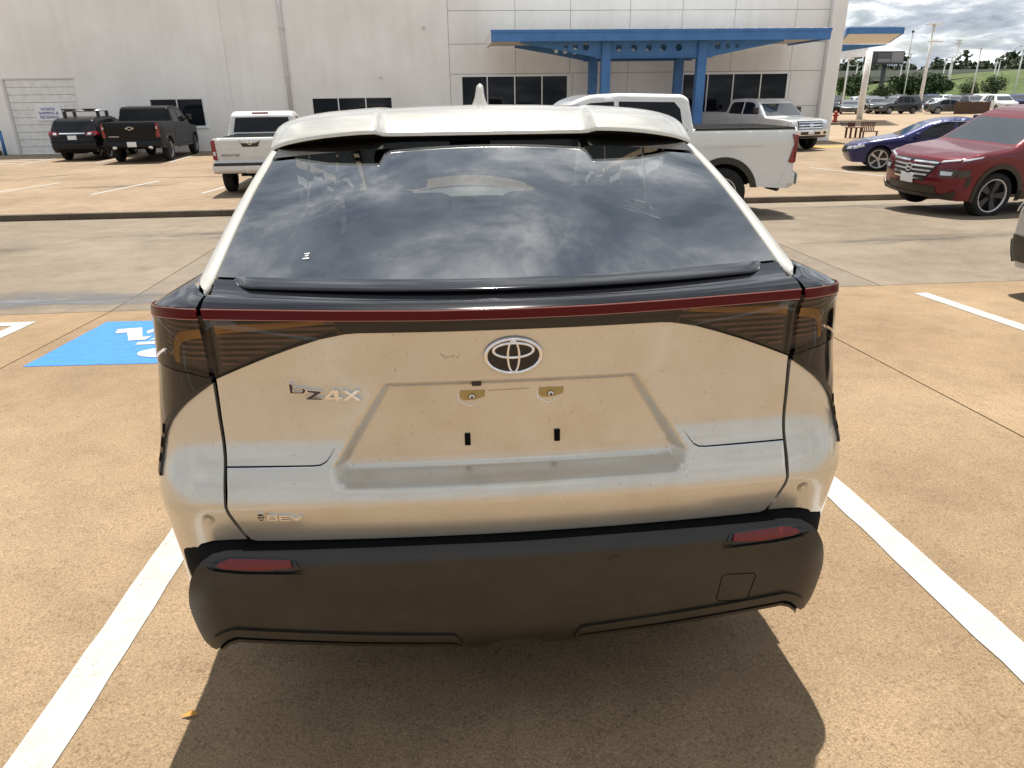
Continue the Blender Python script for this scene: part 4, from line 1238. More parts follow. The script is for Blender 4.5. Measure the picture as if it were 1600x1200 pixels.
# ---- BEV badge
bd = patch('drive_badge', [(-.6445 + .0105 * math.cos(t), .758 + .0135 * math.sin(t)) for t in np.linspace(0, 6.283, 26, endpoint=False)], PGn, M_chrome, car, step=.01, bstep=.004, rim=.005, off=.005)
patch('badge_inlay', [(-.6445 + .0088 * math.cos(t), .758 + .0115 * math.sin(t)) for t in np.linspace(0, 6.283, 26, endpoint=False)], PGn, M_navy, bd, step=.01, bstep=.004, off=.0056)
for k in (-1, 0, 1): patch('badge_wave', [(-.652, .757 + k * .005), (-.637, .7565 + k * .005), (-.637, .758 + k * .005), (-.652, .7585 + k * .005)], PGn, M_chrome, bd, step=.01, bstep=.006, off=.0062)
LB = [(-.628, .764), (-.625, .765), (-.606, .764), (-.602, .761), (-.604, .756), (-.602, .752), (-.605, .747), (-.627, .748), (-.630, .752), (-.628, .758)]
LE = [(-.598, .7635), (-.567, .762), (-.570, .7578), (-.594, .7585), (-.594, .7565), (-.572, .7555), (-.572, .7515), (-.594, .7525), (-.594, .7500), (-.572, .7492), (-.574, .7452), (-.597, .7462), (-.599, .7495)]
LV = [(-.572, .762), (-.566, .762), (-.555, .7515), (-.547, .761), (-.539, .760), (-.554, .7462), (-.559, .7462)]
for q, hs in ((LB, [[(-.624, .7608), (-.608, .7600), (-.608, .7580), (-.624, .7588)], [(-.625, .7545), (-.607, .7537), (-.607, .7512), (-.625, .7520)]]), (LE, []), (LV, [])):
    patch('badge_letter', q, PGn, M_chrome, bd, hs, step=.01, bstep=.004, rim=.005, off=.005)
# ---- number-plate mounts, latch, clips
def on(x, z, off=0.0):
    p = PG(np.array([x]), np.array([z]))[0]; return Vector((p[0], p[1] - off, p[2]))
for x, z in ((-.101, 1.037), (.100, 1.037)):
    t_ = -1 if x < 0 else 1
    mo = patch('plate_mount', [(x - .030, z + .014), (x + .034, z + .013), (x + .032, z - .004), (x + .004, z - .012), (x - .022, z - .012), (x - .031, z - .004)], PG, M_brass, car, step=.012, bstep=.008, rim=.002, off=.0015)
    patch('mount_outline', [(x - .036, z + .006), (x - .034, z + .006), (x - .032, z - .012), (x - .006, z - .026), (x + .026, z - .012), (x + .028, z - .012), (x - .006, z - .029), (x - .035, z - .013)], PG, M_whitepaint, mo, step=.02, bstep=.01, off=.001)
    bm = bmesh.new(); bmesh.ops.create_cone(bm, segments=16, radius1=.009, radius2=.006, depth=.006, cap_ends=True, matrix=Matrix.Translation(on(x, z - .003, .005)) @ Matrix.Rotation(RAD(90), 4, 'X'))
    bm_obj('screw_boss', bm, M_chrome, mo, True)
    bm = bmesh.new(); bmesh.ops.create_cone(bm, segments=12, radius1=.0045, radius2=.004, depth=.004, cap_ends=True, matrix=Matrix.Translation(on(x, z - .003, .009)) @ Matrix.Rotation(RAD(90), 4, 'X'))
    bm_obj('screw', bm, M_screw, mo, True)
for x in (-.116, .117):
    p = on(x, .918); bm = bmesh.new(); bbox(bm, x - .0075, x + .0075, p.y - .006, p.y + .004, .902, .934, .002); bm_obj('plate_clip', bm, M_seam, car)
p = on(-.088, 1.076); bm = bmesh.new(); bbox(bm, -.101, -.076, p.y - .006, p.y + .02, 1.066, 1.083, .004); bm_obj('reversing_camera', bm, M_plastic, car)
patch('dirt_line', [(-.06, 1.0475), (.045, 1.0495), (.045, 1.051), (-.06, 1.049)], PG, M_brass, car, step=.03, bstep=.02, off=.0008)
M_smear = pmat('dried_smear', (0.33, 0.26, 0.17), 0.7, spec=0.2)
for sm in ([(-.176, 1.163), (-.174, 1.156), (-.170, 1.151), (-.163, 1.150)], [(-.166, 1.147), (-.160, 1.143), (-.157, 1.150), (-.152, 1.145)], [(-.150, 1.151), (-.143, 1.147), (-.139, 1.152)], [(-.137, 1.144), (-.130, 1.149), (-.127, 1.157)]):
    q = [(a, b - .0011) for a, b in sm] + [(a, b + .0011) for a, b in sm[::-1]]
    patch('dried_smear', q, PGn, M_smear, tail, step=.01, bstep=.004, off=.0006)
# ---- sticker on the glass, antenna fin
st_ = glass_pt(np.array([-.70]), np.array([.105]))[0]
for k, (dx, dv, w, hgt) in enumerate(((0, .0, .022, .0015), (.006, .014, .012, .0015), (.002, .026, .018, .0012))):
    U = np.array([[-.715 + dx, -.715 + dx + w], [-.715 + dx, -.715 + dx + w]]); Vv = np.array([[.11 + dv, .11 + dv + .004], [.11 + dv + hgt * 3, .115 + dv + hgt * 3]])
    grid_surf('window_sticker', glass_pt(U, Vv) + np.array([0, -.001, .003]), M_trimgrey, rg)
def fin():
    zb = float(roof_z(np.array([0.0]), 1.30)[0]) - .012
    rows = []
    for k in np.linspace(0, 1, 16):
        hw = (.0125 + .014 * (1 - k) + .020 * (1 - k) ** 5) * (1 if k < .8 else math.sqrt(max(1 - ((k - .8) / .2) ** 2, 0.0)))
        y0, y1 = 1.24 + .045 * k, 1.56 - .235 * k ** .6
        c_, r_ = (y0 + y1) / 2, (y1 - y0) / 2 * (1 if k < .8 else math.sqrt(max(1 - ((k - .8) / .2) ** 2, 0.0)))
        rows.append([(hw * math.cos(t) * (1 if math.sin(t) < 0 else (1 - .6 * math.sin(t))), c_ + r_ * math.sin(t), zb + .092 * k) for t in np.linspace(0, 2 * math.pi, 25)])
    grid_surf('antenna_fin', np.array(rows), M_pearl, car)
fin()
# ---- interior seen through the glass
def cushion(name, x0, x1, y0, y1, z0, z1, lean=0.0, bev=.05, mat=M_seat):
    bm = bmesh.new(); bbox(bm, x0, x1, y0, y1, z0, z1, bev)
    for v in bm.verts: v.co.y -= lean * (v.co.z - z0)
    bm_obj(name, bm, mat, car, True)
cushion('cabin_floor', -.75, .75, .35, 4.3, .42, .55, bev=.01, mat=M_dark)
cushion('rear_seat', -.66, .66, 1.15, 1.33, .75, 1.30, .28)
for x in (-.40, .40): cushion('headrest', x - .13, x + .13, 1.0, 1.10, 1.30, 1.47, .2, .035)
cushion('headrest', -.10, .10, 1.0, 1.09, 1.30, 1.40, .2, .03)
for x in (-.38, .38):
    cushion('front_seat', x - .25, x + .25, 2.12, 2.26, .75, 1.38, .22, .06)
    cushion('headrest', x - .13, x + .13, 2.0, 2.10, 1.40, 1.60, .15, .04)
cushion('dashboard', -.72, .72, 3.35, 3.9, .8, 1.17, 0, .05)
cushion('cabin_mirror', -.13, .13, 3.06, 3.08, 1.58, 1.65, 0, .01, M_gloss)
for sd in (1, -1):
    grid_surf('cargo_trim', np.array([[(sd * .735, .12, 1.06), (sd * .735, .55, 1.06), (sd * .735, .93, 1.06), (sd * .735, 1.2, 1.06)], [(sd * .735, .12, 1.322), (sd * .735, .55, 1.482), (sd * .731, .93, 1.597), (sd * .73, 1.2, 1.655)]]), M_seat, car)
cushion('boot_cover', -.68, .68, .22, 1.05, 1.10, 1.13, 0, .01)
# ---- wheels, floor pan
def lathe(bm, prof, seg=28, axis='x'):
    rings = []
    for (r, h) in prof:
        ring = []
        for k in range(seg):
            t = 2 * math.pi * k / seg
            ring.append(bm.verts.new((h, r * math.cos(t), r * math.sin(t))))
        rings.append(ring)
    for a, b in zip(rings, rings[1:]):
        for k in range(seg): bm.faces.new((a[k], a[(k + 1) % seg], b[(k + 1) % seg], b[k]))
    bmesh.ops.recalc_face_normals(bm, faces=bm.faces)
_wheel_cache = {}
def make_wheel(R, rim_r, width, spokes, m_rim, parent, loc, side, m_dish=None, spoke_w=.20):
    """side=+1: outer face towards +x"""
    key = (round(R, 3), round(rim_r, 3), round(width, 3), spokes, m_rim.name, spoke_w)
    w = width / 2
    if key not in _wheel_cache:
        bm = bmesh.new()
        lathe(bm, [(rim_r - .01, -w * .8), (rim_r + .02, -w), (R - .04, -w), (R - .008, -w * .80), (R, -w * .4), (R, w * .4), (R - .008, w * .80), (R - .04, w), (rim_r + .02, w), (rim_r - .004, w * .86), (rim_r - .01, w * .5)])
        t = bpy.data.meshes.new('tyre'); bm.to_mesh(t); bm.free(); t.shade_smooth(); t.materials.append(M_rubber)
        bm = bmesh.new()
        lathe(bm, [(rim_r + .006, w * .88), (rim_r - .010, w * .91), (rim_r - .022, w * .86), (rim_r - .026, w * .70)])
        lp = bpy.data.meshes.new('rim_lip'); bm.to_mesh(lp); bm.free(); lp.shade_smooth(); lp.materials.append(M_alloy)
        bm = bmesh.new()
        lathe(bm, [(rim_r - .024, w * .72), (rim_r - .035, -w * .1)])
        for s in range(spokes):
            a = 2 * math.pi * s / spokes
            vs = []
            for rr_, wd, h in ((.03, .5, .62), (rim_r * .55, .8, .72), (rim_r - .015, 1.15, .80)):
                for sg_ in (-1, 1):
                    ww = sg_ * wd * spoke_w * rim_r
                    vs.append(bm.verts.new((w * h, rr_ * math.cos(a) - ww * math.sin(a), rr_ * math.sin(a) + ww * math.cos(a))))
            for i in (0, 2):
                bm.faces.new((vs[i], vs[i + 1], vs[i + 3], vs[i + 2]))
            ex = bmesh.ops.extrude_face_region(bm, geom=[f for f in bm.faces if all(v in vs for v in f.verts)])
            for v in [g for g in ex['geom'] if isinstance(g, bmesh.types.BMVert)]: v.co.x -= .03
        bmesh.ops.create_cone(bm, segments=16, radius1=.06, radius2=.05, depth=.03, cap_ends=True, matrix=Matrix.Translation((w * .72, 0, 0)) @ Matrix.Rotation(RAD(90), 4, 'Y'))
        bmesh.ops.recalc_face_normals(bm, faces=bm.faces)
        r = bpy.data.meshes.new('rim'); bm.to_mesh(r); bm.free(); r.materials.append(m_rim)
        bm = bmesh.new()
        bmesh.ops.create_cone(bm, segments=28, radius1=rim_r - .03, radius2=rim_r - .03, depth=.02, cap_ends=True, matrix=Matrix.Translation((-w * .05, 0, 0)) @ Matrix.Rotation(RAD(90), 4, 'Y'))
        d = bpy.data.meshes.new('brake_disc'); bm.to_mesh(d); bm.free(); d.materials.append(M_darkalloy)
        _wheel_cache[key] = (t, r, d, lp)
    t, r, d, lp = _wheel_cache[key]
    e = empty('wheel', loc, rz=0 if side > 0 else math.pi); e.parent = parent
    new_obj('tyre', t, None, e); new_obj('rim', r, None, e); new_obj('brake_disc', d, None, e); new_obj('rim_lip', lp, None, e)
    return e
for y in (AXR, AXF):
    for sd in (1, -1): make_wheel(WR, .25, .235, 5, M_alloy, car, (sd * .835, y, WR), sd)
bm = bmesh.new(); bbox(bm, -.80, .80, .10, 4.5, .36, .50); bm_obj('floor_pan', bm, M_dark, car)
bm = bmesh.new(); bbox(bm, -.76, .76, .02, .98, .52, 1.06); bm_obj('boot_tub', bm, M_dark, car)
for sd in (1, -1):
    bm = bmesh.new(); bbox(bm, min(sd * .70, sd * .905), max(sd * .70, sd * .905), .125, 1.4, .98, 1.235); bm_obj('shoulder_backing', bm, M_seam, car)
    bm = bmesh.new(); bbox(bm, min(sd * .70, sd * .775), max(sd * .70, sd * .79), .07, .5, 1.20, 1.312); bm_obj('pillar_seal', bm, M_seam, car)
    for y in (AXR, AXF):
        bm = bmesh.new(); bbox(bm, min(sd * .50, sd * .70), max(sd * .50, sd * .70), y - .45, y + .45, .502, .85); bm_obj('wheel_well', bm, M_dark, car)

# ================================================================== other vehicles
def fillet(path, r=0.07):
    """round the corners of a polyline; returns points and the index of the source segment each point lies in"""
    P = [np.array(p[:2], float) for p in path]
    out, seg = [P[0]], [0.0]
    for i in range(1, len(P) - 1):
        a, b, c = P[i - 1], P[i], P[i + 1]
        rr = path[i][2] if len(path[i]) > 2 else r
        la, lc = np.linalg.norm(a - b), np.linalg.norm(c - b)
        d = min(rr, la * .45, lc * .45)
        p0, p1 = b + (a - b) / la * d, b + (c - b) / lc * d
        for t in np.linspace(0, 1, 5):
            out.append((1 - t) ** 2 * p0 + 2 * t * (1 - t) * b + t * t * p1)
            seg.append(i - .12 + .24 * t)
    out.append(P[-1]); seg.append(len(P) - 1.0)
    return np.array(out), np.array(seg)
def veh_geom(sp):
    L, W = sp['L'], sp['W']
    path, seg = fillet(sp['path'], sp.get('fil', .07))
    er = sp.get('er', .07)
    belt, tumble = sp['belt'], sp.get('tumble', .28)
    kf, kr = sp.get('kf', .22), sp.get('kr', .14)
    def K(u): return kf * np.clip(1 - u / 1.1, 0, 1) ** 2 - kr * np.clip(1 - (L - u) / .8, 0, 1) ** 2
    def wmax(u, z):
        w = W * (1 - .10 * np.clip((.9 - u) / .9, 0, 1) ** 2 - .06 * np.clip((u - (L - .8)) / .8, 0, 1) ** 2)
        w = w - tumble * np.clip(z - belt, 0, 9) - .10 * np.clip(.50 - z, 0, 1)
        w = w + .012 * np.exp(-((z - (belt - .12)) / .10) ** 2)
        return w
    def wside(u, z):
        P = np.stack([u, z], 1)
        d = dist_seg(P, path, closed=False)
        e = np.where(d < er, er * (1 - np.sqrt(np.clip(1 - ((er - d) / er) ** 2, 0, 1))), 0)
        return wmax(u, z) - e
    def to3(u, x, z):
        return np.stack([x, L / 2 - (u + K(u) * x ** 2), z], -1)
    return dict(L=L, W=W, path=path, seg=seg, er=er, K=K, wmax=wmax, wside=wside, to3=to3)
def side_fn(g, sg):
    return lambda u, z: g['to3'](np.asarray(u, float), sg * g['wside'](np.asarray(u, float), np.asarray(z, float)), np.asarray(z, float))
def end_fn(g, rear):
    path = g['path']; n = len(path)
    def f(x, z):
        x = np.asarray(x, float); z = np.asarray(z, float)
        order = path if not rear else path[::-1]
        # climb the end of the profile only while it keeps rising
        k = 1
        while k < n and order[k][1] >= order[k - 1][1] - 1e-4: k += 1
        zz, uu = order[:k, 1], order[:k, 0]
        u = np.interp(z, zz + np.arange(k) * 1e-7, uu)
        return g['to3'](u, x, z)
    return f
def add_patch(name, poly, fn, mat, parent, off=.004, step=.12, bstep=.05, flip=False, rim=0.0):
    return patch(name, poly, fn, mat, parent, step=step, bstep=bstep, off=off, flip=flip, rim=rim)
def vehicle(name, sp, paint, parent_loc, heading, step=.11, tilt=(0, 0)):
    """heading: degrees anticlockwise from +Y"""
    root = empty(name, parent_loc, rz=RAD(heading), rx=tilt[0], ry=tilt[1])
    g = veh_geom(sp); L = g['L']
    path, seg = g['path'], g['seg']
    R, ar, z0 = sp['R'], sp.get('arch', sp['R'] + .07), sp['z0']
    axles = sp['axles']
    # ---------- closed side outline
    low = []
    for uc in axles[::-1]:
        a0 = math.asin(max(min((z0 - R) / ar, .99), -.99))
        low += [(uc + ar * math.cos(t), R + ar * math.sin(t)) for t in np.linspace(a0, math.pi - a0, 15)]
    bstep = sp.get('bstep', .09)
    dense, dseg = [], []
    for i in range(len(path) - 1):
        k = max(1, int(np.linalg.norm(path[i + 1] - path[i]) / bstep))
        for t in range(k):
            dense.append(path[i] + (path[i + 1] - path[i]) * t / k); dseg.append(seg[i] + (seg[i + 1] - seg[i]) * t / k)
    dense.append(path[-1]); dseg.append(seg[-1])
    dense = np.array(dense)
    outline = [tuple(v) for v in dense] + [(p[0], p[1]) for p in low]
    wins = sp['windows']
    V, F, N0 = [], [], 0
    mats = {'body': ([], [])}
    # rings of points that carry the rounded shoulder
    tn = np.gradient(dense, axis=0); tn /= np.maximum(np.linalg.norm(tn, axis=1), 1e-9)[:, None]
    nin = np.stack([tn[:, 1], -tn[:, 0]], 1)
    ring = []
    for k in (.12, .35, .65, 1.0):
        q = dense + nin * g['er'] * k
        q = q[1:-1]
        ok = inside(q, outline) & (dist_seg(q, path, closed=False) > g['er'] * k * .93)
        for w in wins: ok &= ~inside(q, w)
        for w in wins: ok &= dist_seg(q, w) > .012
        if len(low): ok &= dist_seg(q, [(p[0], p[1]) for p in low], closed=False) > .02
        ring.append(q[ok])
    ring = np.vstack(ring)
    for sg in (1, -1):
        V2, T, loops = tri2d(outline, wins, step, bstep * 1.01, extra=ring)
        P3 = side_fn(g, sg)(V2[:, 0], V2[:, 1])
        b = len(V)
        V += list(P3)
        for t in T:
            a_, b_, c_ = P3[t[0]], P3[t[1]], P3[t[2]]
            nrm = np.cross(b_ - a_, c_ - a_)
            t = t if nrm[0] * sg > 0 else t[::-1]
            F.append(tuple(b + i for i in t))
    # ---------- skin over the top
    gl = sp.get('glass', {})          # segment index -> (side margin, low margin, high margin, material, name)
    rows = []
    for (u, z) in dense:
        we = float(g['wmax'](np.array([u]), np.array([z]))[0]) - g['er']
        xs_ = np.array([-1, -.97, -.90, -.72, -.45, -.15, .15, .45, .72, .90, .97, 1.0]) * we
        rows.append(g['to3'](np.full(12, u), xs_, np.full(12, z)))
    parts = {}
    for i in range(len(dense) - 1):
        m_ = .5 * (dseg[i] + dseg[i + 1])
        key = None
        for sid, spec_ in gl.items():
            if sid + spec_[0] < m_ - .0 and m_ < sid + spec_[1]: key = sid
        for j in range(11):
            inside_glass = key is not None and (gl[key][4] <= j <= 10 - gl[key][4])
            q = [rows[i][j], rows[i][j + 1], rows[i + 1][j + 1], rows[i + 1][j]]
            if inside_glass:
                parts.setdefault(key, []).append(q)
            else:
                b = len(V); V += q; F.append((b, b + 3, b + 2, b + 1))
    me = bpy.data.meshes.new('body')
    me.from_pydata([tuple(map(float, v)) for v in V], [], F)
    bm = bmesh.new(); bm.from_mesh(me)
    bmesh.ops.remove_doubles(bm, verts=bm.verts, dist=.003)
    bmesh.ops.recalc_face_normals(bm, faces=bm.faces)
    bm.to_mesh(me); bm.free(); me.shade_smooth()
    new_obj('body', me, paint, root)
    for key, qs in parts.items():
        Vq = [v for q in qs for v in q]; Fq = [(4 * k, 4 * k + 3, 4 * k + 2, 4 * k + 1) for k in range(len(qs))]
        me = bpy.data.meshes.new(gl[key][3]); me.from_pydata([tuple(map(float, v)) for v in Vq], [], Fq)
        bm = bmesh.new(); bm.from_mesh(me); bmesh.ops.remove_doubles(bm, verts=bm.verts, dist=.003); bm.to_mesh(me); bm.free(); me.shade_smooth()
        new_obj(gl[key][3], me, gl[key][2], root)
    # ---------- side glass and trims
    for sg in (1, -1):
        fs = side_fn(g, sg); fl = sg > 0
        for w in wins: add_patch('side_window', w, fs, M_carglass, root, off=-.006, flip=fl, step=.2)
        for nm, poly, mt, of in sp.get('side', []): add_patch(nm, poly, fs, MATS[mt] if isinstance(mt, str) else (paint if mt is None else mt), root, off=of, flip=fl, step=.05, rim=.01 if of > .006 else 0)
        for u in sp.get('seams', []):
            add_patch('door_seam', [(u[0], u[1]), (u[0] + .010, u[1]), (u[2] + .010, u[3]), (u[2], u[3])], fs, M_seam, root, off=.0022, flip=fl, step=.3, bstep=.2)
        for (u, z) in sp.get('handles', []):
            add_patch('door_handle', [(u, z - .014), (u + .18, z - .008), (u + .18, z + .014), (u, z + .012)], fs, sp.get('handle_mat', paint), root, off=.025, flip=fl, step=.2, bstep=.1, rim=.022)
        if sp.get('clad'):
            for uc in axles:
                o = [(uc + (ar + sp['clad']) * math.cos(t), R + (ar + sp['clad']) * math.sin(t)) for t in np.linspace(-.25, math.pi + .25, 24)]
                i_ = [(uc + (ar - .01) * math.cos(t), R + (ar - .01) * math.sin(t)) for t in np.linspace(-.25, math.pi + .25, 24)]
                poly = [p for p in o] + [p for p in i_[::-1]]
                poly = [(a, max(b, z0 - .02)) for a, b in poly]
                add_patch('arch_cladding', poly, fs, M_plastic, root, off=.012, flip=fl, step=.1, rim=.02)
        mu, mz = sp.get('mirror', (None, None))
        if mu:
            w = float(g['wside'](np.array([mu]), np.array([mz]))[0])
            bm = bmesh.new(); bbox(bm, sg * (w + .13) - .10, sg * (w + .13) + .10, L / 2 - mu - .07, L / 2 - mu + .06, mz, mz + sp.get('mirror_h', .15), .035)
            bm_obj('door_mirror', bm, sp.get('mirror_mat', paint), root, True)
            bm = bmesh.new(); bbox(bm, min(sg * (w - .02), sg * (w + .06)), max(sg * (w - .02), sg * (w + .06)), L / 2 - mu - .03, L / 2 - mu + .03, mz + .02, mz + .06); bm_obj('mirror_stalk', bm, M_plastic, root)
    # ---------- end features
    for rear, key in ((False, 'front'), (True, 'rear')):
        fe = end_fn(g, rear)
        for nm, poly, mt, of, both_ in sp.get(key, []):
            for sg in ((1, -1) if both_ else (1,)):
                q = [(a * sg, b) for a, b in poly]
                add_patch(nm, q, fe, paint if mt is None else MATS[mt] if isinstance(mt, str) else mt, root, off=of, flip=(not rear), step=.15, bstep=.05, rim=.015 if of > .008 else .004)
    # ---------- wheels and underbody
    tr = sp.get('track', sp['W'] - .14)
    for uc in axles:
        for sd in (1, -1):
            make_wheel(R, sp.get('rim', R * .66), sp.get('tw', .24), sp.get('spokes', 5), sp.get('rim_mat', M_alloy), root, (sd * tr, L / 2 - uc, R), sd, spoke_w=sp.get('spoke_w', .16))
            bm = bmesh.new(); bbox(bm, min(sd * (tr - .45), sd * (tr - .13)), max(sd * (tr - .45), sd * (tr - .13)), L / 2 - uc - ar - .03, L / 2 - uc + ar + .03, z0, R + ar + .03); bm_obj('wheel_well', bm, M_dark, root)
    bm = bmesh.new(); bbox(bm, -(tr - .46), tr - .46, -L / 2 + .25, L / 2 - .25, z0 - .02, z0 + .45); bm_obj('chassis', bm, M_dark, root)
    sp['_g'] = g
    return root, g
MATS.update({'rubber': M_rubber})
def rbox(name, root, x0, x1, y0, y1, z0, z1, mat, bev=.01):
    bm = bmesh.new(); bbox(bm, x0, x1, y0, y1, z0, z1, bev); return bm_obj(name, bm, mat, root)
# ---------- profiles (u from the nose, z up)
def pickup_spec(L=5.85, W=1.0, H=1.92, rail=1.36, R=.40, z0=.46):
    cabr = L - 1.98
    k = H / 1.92
    path = [(.10, z0), (.02, .55), (.0, .72), (.02, 1.0), (.12, 1.14, .05), (.5, 1.19), (1.42, 1.24), (1.50, 1.27 * 1, .04), (2.12, 1.80 * k, .12), (2.45, H - .02, .2), (3.0, H), (cabr - .17, H - .03, .10), (cabr - .06, H - .10, .05), (cabr + .02, rail + .04, .02), (cabr + .03, rail, .01), (L - .08, rail, .015), (L - .05, rail - .06, .02), (L - .06, .88, .02), (L - .06, .80, .01), (L, .78, .02), (L, .58, .04), (L - .12, .52)]
    b = rail - .07
    wins = [[(1.98, b + .01), (2.30, H - .20), (2.45, H - .15), (2.86, H - .13), (2.86, b)], [(2.94, b), (2.94, H - .13), (cabr - .32, H - .15), (cabr - .22, H - .26), (cabr - .16, b + .02)]]
    return dict(L=L, W=W, path=path, belt=rail - .10, tumble=.26, R=R, arch=R + .08, z0=z0, axles=[.98, .98 + 3.68 * (L / 5.85)], windows=wins,
                glass={7: (.10, .90, M_screen, 'windscreen', 1), 12: (.10, .90, M_carglass, 'rear_window', 2), 14: (.0, 1.0, M_dark, 'cargo_bed', 1)},
                seams=[(1.72, .6, 1.78, b), (2.90, .6, 2.90, b), (cabr - .12, .62, cabr - .10, rail)], handles=[(2.62, rail - .22), (3.50, rail - .22)], mirror=(1.95, rail - .02), mirror_h=.22, mirror_mat=M_plastic, track=W - .13, er=.06, kf=.10, kr=.03, rim=R * .62)
def suv_spec(L=4.65, W=.92, H=1.70, R=.365, z0=.30, rear_rake=.30):
    path = [(.12, z0), (.03, .45), (.0, .62), (.04, .86), (.14, .96, .06), (.5, 1.04), (1.10, 1.11), (1.20, 1.13, .05), (1.95, H - .10, .18), (2.35, H - .01, .2), (3.2, H), (L - .62, H - .06, .15), (L - .42, H - .13, .06), (L - .12, 1.06, .08), (L - .03, .98, .04), (L - .02, .72, .05), (L, .60, .03), (L, .48, .05), (L - .12, z0 + .02)]
    b = 1.06
    wins = [[(1.62, b), (2.02, H - .20), (2.30, H - .14), (2.45, H - .13), (2.45, b)], [(2.52, b), (2.52, H - .13), (3.20, H - .14), (3.34, b + .01)], [(3.42, b + .03), (3.30, H - .15), (3.62, H - .19), (3.95, b + .12)]]
    return dict(L=L, W=W, path=path, belt=1.02, tumble=.30, R=R, arch=R + .06, z0=z0, axles=[.93, .93 + 2.70 * (L / 4.65)], windows=wins,
                glass={7: (.10, .90, M_screen, 'windscreen', 1), 12: (.10, .90, M_carglass, 'rear_window', 1)},
                seams=[(1.42, .42, 1.50, b), (2.48, .40, 2.48, b), (3.36, .75, 3.42, b)], handles=[(2.20, .92), (3.10, .92)], mirror=(1.62, b - .02), mirror_mat=None, er=.09, clad=.06, rim=R * .66)
def sedan_spec(L=4.85, W=.93, H=1.45, R=.335, z0=.24):
    path = [(.14, z0), (.04, .38), (.0, .52), (.05, .66), (.2, .74, .08), (.6, .83), (1.30, .95), (1.40, .97, .06), (2.15, H - .10, .22), (2.6, H - .01, .3), (3.1, H, .3), (3.5, H - .06, .3), (4.28, 1.08, .10), (4.62, 1.055, .06), (L - .04, .98, .05), (L - .01, .75, .05), (L, .5, .05), (L - .14, z0 + .04)]
    b = .92
    wins = [[(1.72, b), (2.20, H - .19), (2.48, H - .11), (2.72, H - .095), (2.72, b)], [(2.79, b), (2.79, H - .095), (3.1, H - .10), (3.45, H - .165), (3.72, b + .10), (3.62, b + .01)]]
    return dict(L=L, W=W, path=path, belt=.90, tumble=.42, R=R, arch=R + .05, z0=z0, axles=[.92, .92 + 2.83 * (L / 4.85)], windows=wins,
                glass={7: (.10, .90, M_screen, 'windscreen', 1), 11: (.10, .90, M_screen, 'rear_window', 1)},
                seams=[(1.50, .36, 1.56, b), (2.755, .34, 2.755, b), (3.60, .55, 3.66, b)], handles=[(2.48, .80), (3.36, .81)], mirror=(1.80, b - .01), mirror_mat=None, er=.10, rim=R * .74)
def fixmir(sp, paint):
    if sp.get('mirror_mat', 0) is None: sp['mirror_mat'] = paint
    return sp
def bezel(cx, cz, a, b, n=20): return [(cx + a * math.cos(t), cz + b * math.sin(t)) for t in np.linspace(0, 2 * math.pi, n, endpoint=False)]
P_black = carpaint('black_paint', (0.005, 0.005, 0.006), 0.0, 0.40, 0.0, 0.08, 0.32)
P_black2 = carpaint('dusty_black_paint', (0.006, 0.006, 0.007), 0.0, 0.40, 0.0, 0.08, 0.38)
P_white = carpaint('white_truck_paint', (0.66, 0.66, 0.64), 0.0, 0.45, 0.06)
P_white2 = carpaint('old_white_paint', (0.60, 0.595, 0.57), 0.0, 0.5, 0.08)
P_silver = carpaint('silver_truck_paint', (0.62, 0.62, 0.62), 0.35, 0.38, 0.05)
P_blue = carpaint('blue_paint', (0.012, 0.015, 0.085), 0.30, 0.35, 0.0, 0.3, 0.6)
P_red = carpaint('deep_red_paint', (0.12, 0.004, 0.011), 0.35, 0.32, 0.0, 0.3, 0.6)
P_grey = carpaint('grey_paint', (0.42, 0.42, 0.42), 0.3, 0.38, 0.05)
P_dgrey = carpaint('dark_grey_paint', (0.035, 0.037, 0.042), 0.3, 0.4, 0.0)
P_mgrey = carpaint('gunmetal_paint', (0.075, 0.078, 0.085), 0.4, 0.4, 0.0)
# ---- black pickup by the wall
sp = pickup_spec(L=5.9, W=1.02, H=1.98, rail=1.44, R=.43, z0=.52)
sp.update(rim_mat=M_darkalloy, spokes=6, clad=.05)
sp['rear'] = [('tailgate', [(-.84, .90), (.84, .90), (.85, 1.40), (-.85, 1.40)], None, .012, False), ('tail_lamp', [(.865, .90), (.985, .92), (.995, 1.38), (.90, 1.38), (.92, 1.2), (.87, 1.05)], M_redlens, .010, True), ('lamp_window', [(.90, 1.20), (.95, 1.20), (.95, 1.28), (.90, 1.28)], M_clearlens, .013, True),
              ('rear_bumper', [(-.96, .56), (.96, .56), (.98, .77), (-.98, .77)], P_black2, .03, False), ('licence_plate', [(-.16, .60), (.16, .60), (.16, .76), (-.16, .76)], M_plate, .034, False), ('tailgate_lettering', [(-.78, .935), (-.42, .935), (-.42, .96), (-.78, .96)], M_alloy, .014, False)]
sp['side'] = [('tail_lamp', [(5.72, .92), (5.83, .92), (5.83, 1.38), (5.76, 1.38), (5.76, 1.18)], M_redlens, .006), ('step_bar', [(1.75, .46), (4.05, .46), (4.05, .53), (1.75, .53)], M_plastic, .06)]
silv, g_ = vehicle('black_pickup', sp, P_black, (-11.98, 29.85, LOT_Z), 4.0)
tag(silv, 'matt black pickup truck with tailgate facing us, parked by the small window', 'pickup')
bt_ = [(-.155, .0), (-.075, .0), (-.06, .035), (.06, .035), (.075, .0), (.155, .0), (.13, -.055), (.055, -.055), (.04, -.09), (-.04, -.09), (-.055, -.055), (-.13, -.055)]
fe = end_fn(g_, True)
o = [(a, 1.25 + b * .9) for a, b in bt_]; i_ = [tuple(v) for v in offset_in(o, .016)]
patch('emblem', o, fe, M_chrome, silv, [i_], step=.05, bstep=.03, rim=.01, off=.02)
